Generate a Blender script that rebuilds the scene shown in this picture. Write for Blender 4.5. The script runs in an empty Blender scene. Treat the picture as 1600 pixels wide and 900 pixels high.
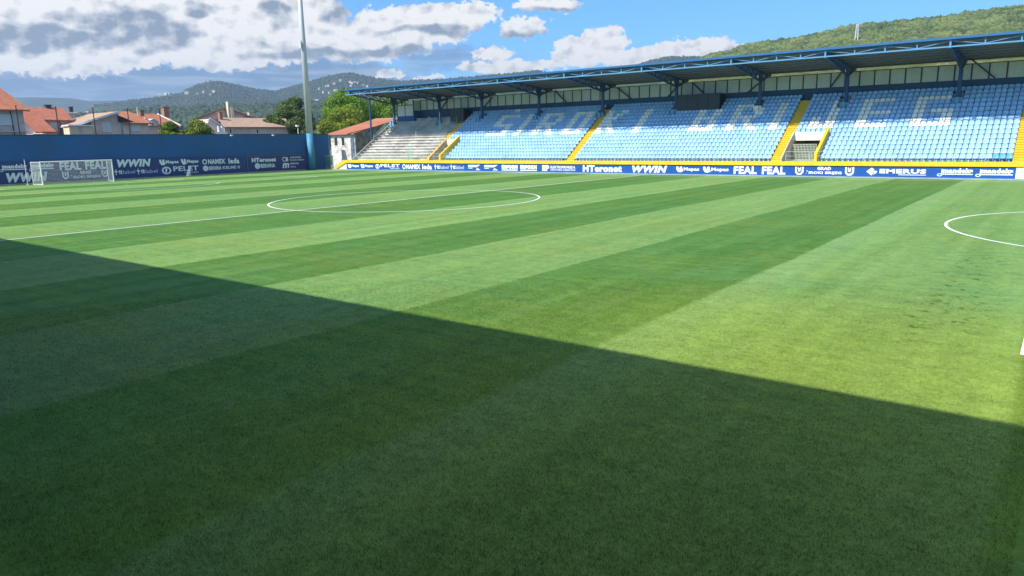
import bpy, bmesh, math, random
import numpy as np
from mathutils import Vector, Matrix
R = math.radians
random.seed(7); NR = np.random.RandomState(11)
C = bpy.context.scene.collection
SC = bpy.context.scene

# ---------------------------------------------------------------- camera
CAM = Vector((36.097, -35.147, 3.809)); FPX = 1119.17
Vr = Vector((0.7942419, 0.6073637, -0.01700404)); Vu = Vector((-0.10871301, 0.16958522, 0.97950106)); Vf = Vector((-0.59779702, 0.77611223, -0.20072002))
cd = bpy.data.cameras.new('camera'); cam = bpy.data.objects.new('camera', cd); C.objects.link(cam)
cd.sensor_width = 36; cd.lens = FPX/1600*36; cd.clip_start = .1; cd.clip_end = 30000
M = Matrix((Vr, Vu, -Vf)).transposed().to_4x4(); M.translation = CAM; cam.matrix_world = M
SC.camera = cam

# ---------------------------------------------------------------- light, sky, exposure
SUN_DIR = Vector((-0.30, -1.0, 1.04)).normalized()
SUN_EL = math.asin(SUN_DIR.z); SUN_AZ = math.atan2(SUN_DIR.x, SUN_DIR.y)
sl = bpy.data.lights.new('sun', 'SUN'); sl.energy = 5.0; sl.angle = R(.5); sl.color = (1, .93, .82)
so = bpy.data.objects.new('sun', sl); C.objects.link(so); so.rotation_euler = SUN_DIR.to_track_quat('Z', 'Y').to_euler(); so.location = (0, -60, 80)
SC.view_settings.view_transform = 'Standard'; SC.view_settings.look = 'None'; SC.view_settings.gamma = 1
SC.view_settings.exposure = 0.42
SC.render.engine = 'CYCLES'
SC.cycles.volume_bounces = 0; SC.cycles.max_bounces = 6; SC.cycles.transparent_max_bounces = 12

def pdir(px, py):
    return Vf + (px-800)/FPX*Vr - (py-450)/FPX*Vu
def P(px, py, ax, v):
    d = pdir(px, py); i = 'xyz'.index(ax); t = (v-CAM[i])/d[i]
    return CAM + d*t
def azel(px, py):
    d = pdir(px, py).normalized(); return math.degrees(math.atan2(d.x, d.y)), math.degrees(math.asin(d.z))

class N:
    """small helper round a node tree"""
    def __init__(s, nt): s.nt = nt; s.L = nt.links.new
    def n(s, t, **k):
        o = s.nt.nodes.new(t)
        for a, b in k.items(): setattr(o, a, b)
        return o
    def put(s, sock, v):
        if hasattr(v, 'is_output'): s.L(v, sock)
        elif v is not None: sock.default_value = v
    def m(s, op, a, b=None, c=None, clamp=False):
        o = s.n('ShaderNodeMath', operation=op); o.use_clamp = clamp
        for i, v in enumerate((a, b, c)):
            if v is not None: s.put(o.inputs[i], v)
        return o.outputs[0]
    def vm(s, op, a, b=None):
        o = s.n('ShaderNodeVectorMath', operation=op); s.put(o.inputs[0], a)
        if b is not None: s.put(o.inputs[1], b)
        return o.outputs[0]
    def noise(s, vec, scale, detail=3, rough=.5, dist=0, out=0):
        o = s.n('ShaderNodeTexNoise'); s.L(vec, o.inputs['Vector']); o.inputs['Scale'].default_value = scale
        o.inputs['Detail'].default_value = detail; o.inputs['Roughness'].default_value = rough; o.inputs['Distortion'].default_value = dist
        return o.outputs[out]
    def ss(s, v, a, b, lo=0., hi=1.):
        o = s.n('ShaderNodeMapRange', interpolation_type='SMOOTHSTEP'); s.put(o.inputs[0], v)
        for i, q in enumerate((a, b, lo, hi)): s.put(o.inputs[i+1], q)
        return o.outputs[0]
    def lin(s, v, a, b, lo=0., hi=1.):
        o = s.n('ShaderNodeMapRange'); s.put(o.inputs[0], v)
        for i, q in enumerate((a, b, lo, hi)): s.put(o.inputs[i+1], q)
        return o.outputs[0]
    def mix(s, f, a, b, mode='MIX'):
        o = s.n('ShaderNodeMix', data_type='RGBA', blend_type=mode); s.put(o.inputs[0], f)
        for i, v in ((6, a), (7, b)):
            if isinstance(v, tuple): v = (*v[:3], 1)
            s.put(o.inputs[i], v)
        return o.outputs[2]
    def xyz(s, v):
        o = s.n('ShaderNodeSeparateXYZ'); s.L(v, o.inputs[0]); return o.outputs
    def comb(s, x, y, z=0.):
        o = s.n('ShaderNodeCombineXYZ')
        for i, v in enumerate((x, y, z)): s.put(o.inputs[i], v)
        return o.outputs[0]

def build_world():
    w = bpy.data.worlds.new('World'); SC.world = w; w.use_nodes = True
    nt = w.node_tree; nt.nodes.clear(); g = N(nt)
    sky = g.n('ShaderNodeTexSky', sky_type='NISHITA'); sky.sun_disc = False; sky.sun_elevation = SUN_EL; sky.sun_rotation = SUN_AZ
    sky.altitude = 300; sky.air_density = 1.0; sky.dust_density = 1.2; sky.ozone_density = 1.5
    tc = g.n('ShaderNodeTexCoord'); d = g.vm('NORMALIZE', tc.outputs['Generated'])
    x, y, z = g.xyz(d)[:3]
    az = g.m('MULTIPLY', g.m('ARCTAN2', x, y), 180/math.pi); el = g.m('MULTIPLY', g.m('ARCSINE', z), 180/math.pi)
    v0 = g.comb(az, g.m('MULTIPLY', el, 1.35), 0.)
    w1 = g.noise(v0, .34, 2, .5, 0, 1); w2 = g.noise(v0, 1.7, 4, .6, 0, 1)
    wa, we, _ = g.xyz(w1)[:3]; wb, wf, _ = g.xyz(w2)[:3]
    azw = g.m('ADD', az, g.m('ADD', g.m('MULTIPLY', g.m('SUBTRACT', wa, .5), 2.6), g.m('MULTIPLY', g.m('SUBTRACT', wb, .5), 1.5)))
    elw = g.m('ADD', el, g.m('ADD', g.m('MULTIPLY', g.m('SUBTRACT', we, .5), 1.3), g.m('MULTIPLY', g.m('SUBTRACT', wf, .5), 1.2)))
    azs = g.m('ADD', az, g.m('MULTIPLY', g.m('SUBTRACT', wa, .5), 3.2)); els = g.m('ADD', el, g.m('MULTIPLY', g.m('SUBTRACT', we, .5), 1.9))
    def blobs(lst, azw=azw, elw=elw):
        acc = None
        for px, py, rx, ry, wt in lst:
            a, e = azel(px, py); a2 = abs(azel(px+rx, py)[0]-azel(px-rx, py)[0])/2; e2 = abs(azel(px, py+ry)[1]-azel(px, py-ry)[1])/2
            q = g.m('MULTIPLY', g.m('SUBTRACT', azw, a), 1/a2); r = g.m('MULTIPLY', g.m('SUBTRACT', elw, e), 1/e2)
            s = g.m('MULTIPLY', g.m('SUBTRACT', 1., g.m('ADD', g.m('MULTIPLY', q, q), g.m('MULTIPLY', r, r))), wt)
            acc = s if acc is None else g.m('SMOOTH_MAX', acc, s, .15)
        return acc
    cl = blobs([(-150, 10, 260, 70, 1), (120, 10, 300, 62, 1), (80, 82, 200, 40, 1), (330, 52, 220, 60, 1), (420, 40, 130, 66, 1), (540, 62, 150, 34, 1), (645, 38, 110, 34, 1),
                (725, 24, 62, 20, 1), (500, 16, 45, 18, 1), (250, -60, 500, 50, 1), (858, 8, 55, 13, 1), (818, 42, 34, 17, .8), (775, 82, 38, 12, .9), (800, 104, 85, 11, 1), (900, 82, 45, 24, 1),
                (952, 66, 36, 28, 1), (1000, 92, 70, 18, 1), (1085, 74, 62, 17, 1), (1120, 82, 60, 16, 1), (604, 113, 26, 9, .7), (665, 118, 34, 6, .6), (-300, 60, 200, 60, 1), (700, -60, 90, 30, 1)])
    n1 = g.noise(v0, 1.15, 6, .54, .25)
    dens = g.ss(g.m('ADD', cl, g.m('MULTIPLY', g.m('SUBTRACT', n1, .5), .9)), -.04, .20)
    dk = blobs([(95, 60, 150, 20, 1), (20, 62, 110, 22, .9), (230, 42, 60, 24, 1), (275, 52, 45, 22, 1), (180, 34, 80, 18, .8), (318, 16, 22, 7, .8), (560, 82, 150, 9, .9), (480, 88, 90, 9, .8),
                (680, 50, 80, 7, .8), (870, 17, 50, 5, .6), (812, 55, 35, 8, .6), (430, 18, 26, 22, .9), (-200, 50, 160, 30, 1), (530, 14, 26, 14, .5)], azs, els)
    n2 = g.noise(v0, .7, 5, .55, .3); n3 = g.noise(g.vm('ADD', v0, (-.45, .65, 0)), .8, 5, .5, .1); n1b = g.noise(v0, .8, 5, .5, .1)
    relief = g.m('MULTIPLY', g.m('SUBTRACT', n1b, n3), 2.0)
    sh = g.ss(g.m('ADD', dk, g.m('MULTIPLY', g.m('SUBTRACT', n2, .5), 1.5)), -.85, 1.05)
    sh = g.m('SUBTRACT', sh, relief, clamp=True)
    ccol = g.mix(sh, (.92, .91, .88), (.25, .31, .39))
    under = g.m('MULTIPLY', g.ss(g.m('SUBTRACT', .55, cl), 0, .9), .22)
    ccol = g.mix(under, ccol, (.42, .48, .56))
    # thin low veil on the left, down to the hills
    ve = blobs([(150, 128, 420, 34, 1), (480, 118, 190, 34, .8), (-300, 120, 300, 50, 1), (700, 90, 120, 25, .35)])
    vd = g.ss(g.m('ADD', ve, g.m('MULTIPLY', g.m('SUBTRACT', n2, .5), .5)), -.15, .55)
    streak = g.noise(g.comb(g.m('MULTIPLY', az, .25), g.m('MULTIPLY', el, 2.2), 4.), .9, 4, .55, .3)
    vcol = g.mix(g.ss(streak, .38, .66), (.17, .30, .50), (.42, .52, .66))
    sc = g.mix(1., sky.outputs[0], (.42, .86, 1.35), 'MULTIPLY')
    K = 0.13
    cs = g.vm('SCALE', vcol); nt.nodes[-1].inputs['Scale'].default_value = .72/K
    base = g.mix(g.m('MULTIPLY', vd, .9), sc, cs)
    # broken cloud added out of view to brighten and cool the ambient light
    n5 = g.noise(g.comb(g.m('DIVIDE', x, g.m('MAXIMUM', z, .05)), g.m('DIVIDE', y, g.m('MAXIMUM', z, .05)), 2.), 1.1, 6, .6, .3)
    over = g.m('MULTIPLY', g.ss(n5, .60, .72), g.ss(el, 13., 22.))
    side = g.m('MULTIPLY', g.m('MULTIPLY', g.ss(n5, .45, .6), g.ss(g.m('ABSOLUTE', g.m('ADD', az, 38.)), 45., 60.)), g.ss(el, 2., 10.))
    hid = g.m('MAXIMUM', over, side); ccol = g.mix(g.m('MULTIPLY', hid, .45), ccol, (.17, .27, .42)); dens = g.m('MAXIMUM', dens, hid)
    cc = g.vm('SCALE', ccol); nt.nodes[-1].inputs['Scale'].default_value = .88/K
    col = g.mix(dens, base, cc)
    bg = g.n('ShaderNodeBackground'); g.L(col, bg.inputs[0]); bg.inputs[1].default_value = K
    out = g.n('ShaderNodeOutputWorld'); g.L(bg.outputs[0], out.inputs[0])
    w.cycles.sampling_method = 'MANUAL'; w.cycles.sample_map_resolution = 512
build_world()

# ---------------------------------------------------------------- object helpers
def tag(o, label=None, cat=None, group=None, kind=None):
    if label: o['label'] = label
    if cat: o['category'] = cat
    if group: o['group'] = group
    if kind: o['kind'] = kind
    return o
def thing(name, label, cat, loc=(0, 0, 0), group=None, rz=0):
    o = bpy.data.objects.new(name, None); C.objects.link(o); o.location = loc; o.rotation_euler = (0, 0, rz); o.empty_display_size = .3
    return tag(o, label, cat, group)
class MB:
    def __init__(s): s.v = []; s.f = []; s.mi = []
    def add(s, vs, fs, mi=0):
        b = len(s.v); s.v += [tuple(q) for q in vs]; s.f += [tuple(b+i for i in f) for f in fs]; s.mi += [mi]*len(fs); return s
    def box(s, x0, x1, y0, y1, z0, z1, mi=0):
        x0, x1 = sorted((x0, x1)); y0, y1 = sorted((y0, y1)); z0, z1 = sorted((z0, z1))
        return s.add([(x0, y0, z0), (x1, y0, z0), (x1, y1, z0), (x0, y1, z0), (x0, y0, z1), (x1, y0, z1), (x1, y1, z1), (x0, y1, z1)],
                     [(0, 3, 2, 1), (4, 5, 6, 7), (0, 1, 5, 4), (1, 2, 6, 5), (2, 3, 7, 6), (3, 0, 4, 7)], mi)
    def bar(s, a, b, w, h=None, mi=0):
        h = h or w; a = Vector(a); b = Vector(b); d = (b-a).normalized(); u = Vector((0, 0, 1)) if abs(d.z) < .95 else Vector((0, 1, 0))
        r = d.cross(u).normalized()*w/2; u = r.cross(d).normalized()*h/2
        return s.add([a-r-u, a+r-u, a+r+u, a-r+u, b-r-u, b+r-u, b+r+u, b-r+u], [(0, 3, 2, 1), (4, 5, 6, 7), (0, 1, 5, 4), (1, 2, 6, 5), (2, 3, 7, 6), (3, 0, 4, 7)], mi)
    def tube(s, a, b, r0, r1=None, n=8, mi=0, cap=True):
        r1 = r0 if r1 is None else r1; a = Vector(a); b = Vector(b); d = (b-a).normalized(); u = Vector((0, 0, 1)) if abs(d.z) < .95 else Vector((0, 1, 0))
        p = d.cross(u).normalized(); q = p.cross(d).normalized(); vs = []
        for k in range(n):
            t = 2*math.pi*k/n; e = p*math.cos(t)+q*math.sin(t); vs += [a+e*r0, b+e*r1]
        fs = [(2*k, 2*((k+1) % n), 2*((k+1) % n)+1, 2*k+1) for k in range(n)]
        if cap: fs += [tuple(2*k for k in range(n))[::-1], tuple(2*k+1 for k in range(n))]
        return s.add(vs, fs, mi)
    def prism(s, pts, d, mi=0):
        """polygon pts extruded by vector d"""
        n = len(pts); d = Vector(d); a = [Vector(p) for p in pts]; b = [p+d for p in a]
        return s.add(a+b, [tuple(range(n))[::-1], tuple(range(n, 2*n))]+[(i, (i+1) % n, n+(i+1) % n, n+i) for i in range(n)], mi)
    def build(s, name, mat, parent=None, origin=None, fix=True):
        me = bpy.data.meshes.new(name)
        if origin is None:
            origin = (0, 0, 0) if parent is not None else None
        if origin is None and s.v:
            A = np.array(s.v); mn = A.min(0); mx = A.max(0); origin = ((mn[0]+mx[0])/2, (mn[1]+mx[1])/2, mn[2])
        ox, oy, oz = origin
        me.from_pydata([(x-ox, y-oy, z-oz) for x, y, z in s.v], [], s.f)
        mats = mat if isinstance(mat, (list, tuple)) else [mat]
        for m in mats: me.materials.append(m)
        if len(mats) > 1: me.polygons.foreach_set('material_index', s.mi)
        if fix:
            bm = bmesh.new(); bm.from_mesh(me); bmesh.ops.recalc_face_normals(bm, faces=bm.faces); bm.to_mesh(me); bm.free()
        o = bpy.data.objects.new(name, me); C.objects.link(o); o.location = origin
        if parent is not None: o.parent = parent; o.location = Vector(origin)-parent.location if parent.parent is None else origin
        return o
def npmesh(name, V, F, mat, parent=None):
    me = bpy.data.meshes.new(name); V = np.asarray(V, np.float32); F = np.asarray(F, np.int32); k = F.shape[1]
    me.vertices.add(len(V)); me.vertices.foreach_set('co', V.ravel()); me.loops.add(F.size); me.loops.foreach_set('vertex_index', F.ravel())
    me.polygons.add(len(F)); me.polygons.foreach_set('loop_start', np.arange(0, F.size, k, dtype=np.int32)); me.polygons.foreach_set('loop_total', np.full(len(F), k, np.int32))
    me.update(calc_edges=True); me.validate(); me.materials.append(mat)
    o = bpy.data.objects.new(name, me); C.objects.link(o)
    if parent is not None: o.parent = parent
    return o
def smooth(o):
    o.data.polygons.foreach_set('use_smooth', [True]*len(o.data.polygons)); return o

# ---------------------------------------------------------------- materials
def srgb(r, g, b):
    return tuple(((c/255)/12.92 if c/255 < .04045 else ((c/255+.055)/1.055)**2.4) for c in (r, g, b))
def mat(name, col, rough=.6, var=.18, scale=1.5, fine=14., metal=0., spec=.5, bump=0., streak=0., dirt=None, dirtamt=0., dscale=.6):
    m = bpy.data.materials.new(name); m.use_nodes = True; nt = m.node_tree; g = N(nt); b = nt.nodes['Principled BSDF']
    geo = g.n('ShaderNodeNewGeometry'); p = geo.outputs['Position']
    a = g.noise(p, scale, 4, .6); c = g.noise(p, fine, 3, .6)
    f = g.m('ADD', g.m('MULTIPLY', a, .6), g.m('MULTIPLY', c, .4))
    col2 = g.mix(g.ss(f, .32, .68), tuple(q*(1-var) for q in col), tuple(min(1, q*(1+var)) for q in col))
    if streak:
        x, y, z = g.xyz(p)[:3]; s = g.noise(g.comb(g.m('MULTIPLY', g.m('ADD', x, y), 3.), 0., g.m('MULTIPLY', z, .25)), 1.2, 4, .6)
        col2 = g.mix(g.m('MULTIPLY', g.ss(s, .45, .75), streak), col2, tuple(q*.45 for q in col))
    if dirt:
        s = g.noise(p, dscale, 6, .65, .4); col2 = g.mix(g.m('MULTIPLY', g.ss(s, .42, .68), dirtamt), col2, dirt)
    g.L(col2, b.inputs['Base Color'])
    g.L(g.lin(c, .3, .7, max(0, rough-.08), min(1, rough+.1)), b.inputs['Roughness'])
    b.inputs['Metallic'].default_value = metal; b.inputs['Specular IOR Level'].default_value = spec
    if bump:
        bp = g.n('ShaderNodeBump'); bp.inputs['Strength'].default_value = bump; bp.inputs['Distance'].default_value = .02; g.L(c, bp.inputs['Height']); g.L(bp.outputs[0], b.inputs['Normal'])
    return m
def island_fade(m, amt=.10):
    nt = m.node_tree; g = N(nt); b = nt.nodes['Principled BSDF']; l = b.inputs['Base Color'].links[0].from_socket
    geo = g.n('ShaderNodeNewGeometry'); oi = g.n('ShaderNodeObjectInfo')
    r = g.m('FRACT', g.m('ADD', geo.outputs['Random Per Island'], oi.outputs['Random'])); c = g.vm('SCALE', l); g.L(g.lin(r, 0, 1, 1-amt, 1+amt), nt.nodes[-2].inputs['Scale']) if False else None
    sc = [n for n in nt.nodes if n.bl_idname == 'ShaderNodeVectorMath'][-1]; g.L(g.lin(r, 0., 1., 1-amt, 1+amt*.7), sc.inputs['Scale']); g.L(c, b.inputs['Base Color'])
def tile_mat(name, col, alt, along='y', pitch=.33):
    """clay roof tiles: rows and columns of slightly different tiles"""
    m = bpy.data.materials.new(name); m.use_nodes = True; nt = m.node_tree; g = N(nt); b = nt.nodes['Principled BSDF']
    geo = g.n('ShaderNodeNewGeometry'); x, y, z = g.xyz(geo.outputs['Position'])[:3]
    h = y if along == 'y' else x
    cx = g.m('FLOOR', g.m('DIVIDE', h, pitch)); cz = g.m('FLOOR', g.m('DIVIDE', z, pitch*.55))
    wn = g.n('ShaderNodeTexWhiteNoise', noise_dimensions='3D'); g.L(g.comb(cx, cz, 1.), wn.inputs['Vector'])
    big = g.noise(geo.outputs['Position'], .7, 4, .6)
    f = g.m('ADD', g.m('MULTIPLY', wn.outputs['Value'], .45), g.m('MULTIPLY', big, .6))
    c = g.mix(g.ss(f, .25, .85), col, alt)
    fr = g.m('FRACT', g.m('DIVIDE', z, pitch*.55)); c = g.mix(g.m('MULTIPLY', g.m('LESS_THAN', fr, .16), .35), c, tuple(q*.45 for q in col))
    g.L(c, b.inputs['Base Color']); b.inputs['Roughness'].default_value = .85; b.inputs['Specular IOR Level'].default_value = .2
    wv = g.m('SINE', g.m('MULTIPLY', h, 2*math.pi/pitch)); bp = g.n('ShaderNodeBump'); bp.inputs['Strength'].default_value = .6; bp.inputs['Distance'].default_value = .04
    g.L(wv, bp.inputs['Height']); g.L(bp.outputs[0], b.inputs['Normal'])
    return m
def foliage_mat(name, dark, light, trans=.3, scale=.55):
    m = bpy.data.materials.new(name); m.use_nodes = True; nt = m.node_tree; nt.nodes.clear(); g = N(nt)
    geo = g.n('ShaderNodeNewGeometry'); a = g.noise(geo.outputs['Position'], scale, 3, .6); c = g.noise(geo.outputs['Position'], 5. if scale > .2 else scale*7, 2, .5)
    col = g.mix(g.ss(g.m('ADD', g.m('MULTIPLY', a, .6), g.m('MULTIPLY', c, .4)), .36, .64), dark, light)
    d = g.n('ShaderNodeBsdfPrincipled'); g.L(col, d.inputs['Base Color']); d.inputs['Roughness'].default_value = .6; d.inputs['Specular IOR Level'].default_value = .25
    t = g.n('ShaderNodeBsdfTranslucent'); g.L(g.mix(1., col, (1.1, 1.25, .5), 'MULTIPLY'), t.inputs[0])
    mx = g.n('ShaderNodeMixShader'); mx.inputs[0].default_value = trans; g.L(d.outputs[0], mx.inputs[1]); g.L(t.outputs[0], mx.inputs[2])
    o = g.n('ShaderNodeOutputMaterial'); g.L(mx.outputs[0], o.inputs[0]); return m
def hill_mat(name, c1, c2, c3, s1, s2, bump=1.5, bare=.0):
    m = bpy.data.materials.new(name); m.use_nodes = True; nt = m.node_tree; g = N(nt); b = nt.nodes['Principled BSDF']
    geo = g.n('ShaderNodeNewGeometry'); p = geo.outputs['Position']
    a = g.noise(p, s1, 5, .62); v = g.n('ShaderNodeTexVoronoi'); g.L(p, v.inputs['Vector']); v.inputs['Scale'].default_value = s2
    c = g.mix(g.ss(a, .38, .62), c1, c2); c = g.mix(g.ss(g.noise(p, s1*3.3, 5, .6), .52, .66, 0., .7), c, c3)
    c = g.mix(g.ss(v.outputs['Distance'], .2, .8, 0., .45), c, tuple(q*.55 for q in c1))
    if bare: c = g.mix(g.ss(g.noise(p, s1*6, 4, .7), .60, .68, 0., bare), c, (.42, .38, .30))
    g.L(c, b.inputs['Base Color']); b.inputs['Roughness'].default_value = .95; b.inputs['Specular IOR Level'].default_value = .05
    bp = g.n('ShaderNodeBump'); bp.inputs['Strength'].default_value = .8; bp.inputs['Distance'].default_value = bump; bp.invert = True
    g.L(v.outputs['Distance'], bp.inputs['Height']); g.L(bp.outputs[0], b.inputs['Normal']); return m

MT = dict(
    white_line=mat('pitch paint', (.80, .82, .80), .8, .08, 2., 30.),
    concrete=mat('concrete', (.40, .39, .37), .9, .22, .8, 9., bump=.3, dirt=(.14, .135, .125), dirtamt=.6, dscale=1.2),
    concrete_pale=mat('pale concrete', (.54, .52, .48), .9, .18, .8, 9., bump=.3, dirt=(.22, .21, .19), dirtamt=.5),
    yellow=mat('yellow paint', (.86, .53, .018), .55, .10, 1.2, 10., dirt=(.55, .36, .03), dirtamt=.35),
    navy_wall=mat('blue wall paint', (.018, .115, .32), .7, .16, .12, 6., streak=.22, dirt=(.03, .10, .20), dirtamt=.5, dscale=.3),
    navy_band=mat('dark blue steel', (.020, .075, .17), .6, .15, .5, 8.),
    steel_blue=mat('blue steel', (.018, .07, .19), .45, .12, 1., 9.),
    steel_mid=mat('mid blue steel', (.026, .12, .29), .4, .10, 1., 9.),
    steel_sky=mat('sky blue steel', (.10, .28, .50), .4, .10, 1., 9.),
    steel_dark=mat('dark steel', (.03, .05, .08), .6, .15, 1., 9.),
    sheet=mat('roof sheet', (.15, .17, .23), .5, .12, .5, 8.),
    purlin=mat('grey purlin paint', (.20, .21, .28), .5, .1, 1., 9.),
    panel=mat('white wall panel', (.66, .67, .64), .6, .10, .4, 6., streak=.15),
    board=mat('advertising blue', (.012, .085, .37), .4, .08, .6, 8.),
    board_shaded=mat('shaded blue banner', (.028, .055, .21), .6, .14, .5, 6.),  # darker copy of the board blue, the wall's shade put into its colour
    letter=mat('white lettering', (.85, .87, .88), .5, .05, 1., 9.),
    letter_dim=mat('pale lettering', (.50, .56, .72), .6, .08, 1., 9.),
    letter_red=mat('red print', (.35, .12, .12), .6, .08, 1., 9.),
    black=mat('dark grey cladding', (.035, .042, .052), .5, .10, .7, 6.),
    dark=mat('dark opening', (.02, .022, .025), .8, .1),
    seat_blue=mat('light blue plastic', (.31, .535, .80), .34, .14, .35, 4., spec=.5),
    seat_deep=mat('deeper blue plastic', (.10, .36, .72), .38, .1, .35, 4.),
    seat_white=mat('white plastic', (.90, .88, .82), .42, .08, .8, 6.),
    seat_grey=mat('blue painted concrete', (.16, .38, .58), .8, .12),
    grey_green=mat('grey green gate mesh', (.42, .48, .40), .6, .15),
    green_rail=mat('pale green railing', (.36, .60, .50), .5, .12),
    green=mat('green paint', (.10, .30, .14), .6, .15),
    galv=mat('galvanised steel', (.54, .56, .58), .5, .06, .4, 5., metal=.1),
    pole_blue=mat('blue painted pole foot', (.05, .25, .42), .6, .12),
    stucco=mat('grey beige render', (.54, .49, .46), .9, .10, .5, 7., dirt=(.28, .26, .24), dirtamt=.4),
    stucco_pink=mat('pinkish render', (.60, .50, .46), .9, .10, .5, 7., dirt=(.32, .28, .26), dirtamt=.4),
    stucco_cream=mat('cream render', (.70, .62, .44), .9, .08, .5, 7., dirt=(.45, .38, .28), dirtamt=.3),
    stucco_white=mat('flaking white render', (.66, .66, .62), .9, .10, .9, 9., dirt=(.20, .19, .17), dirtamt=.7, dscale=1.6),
    shed_side=mat('shaded weathered shed wall', (.30, .30, .29), .9, .3, 1.3, 8., dirt=(.10, .095, .10), dirtamt=.9, dscale=1.1),  # side face's shade put into a greyer colour, with dark blotches over it
    window=mat('window pane', (.30, .36, .42), .15, .1, .6, 4.),
    shutter=mat('pale shutter', (.55, .60, .62), .6, .06),
    frame=mat('white frame', (.75, .75, .72), .6, .05),
    brick=mat('chimney brick', (.33, .17, .11), .9, .2, 3., 12.),
    tile=tile_mat('orange roof tile', (.40, .145, .080), (.50, .22, .13)),
    tile_red=tile_mat('red roof tile', (.40, .135, .085), (.48, .19, .12)),
    tile_dull=tile_mat('dull brown roof tile', (.42, .28, .20), (.50, .34, .25)),
    bark=mat('bark', (.10, .075, .05), .95, .3, 2., 14.),
    leaf=foliage_mat('bright leaves', (.07, .16, .015), (.24, .38, .035)),
    leaf_y=foliage_mat('yellow green leaves', (.10, .16, .014), (.33, .38, .04)),
    leaf_d=foliage_mat('dark needles', (.06, .10, .028), (.15, .21, .055), .3),
    leaf_b=foliage_mat('bush leaves', (.08, .13, .018), (.27, .33, .05)),
    net=mat('white net cord', (.80, .82, .82), .8, .05),
    soil=mat('rough grass verge', (.10, .13, .045), .95, .3, .15, 2., dirt=(.22, .19, .12), dirtamt=.6, dscale=.08),
)

island_fade(MT['seat_blue'], .08); island_fade(MT['seat_white'], .10)
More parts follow.
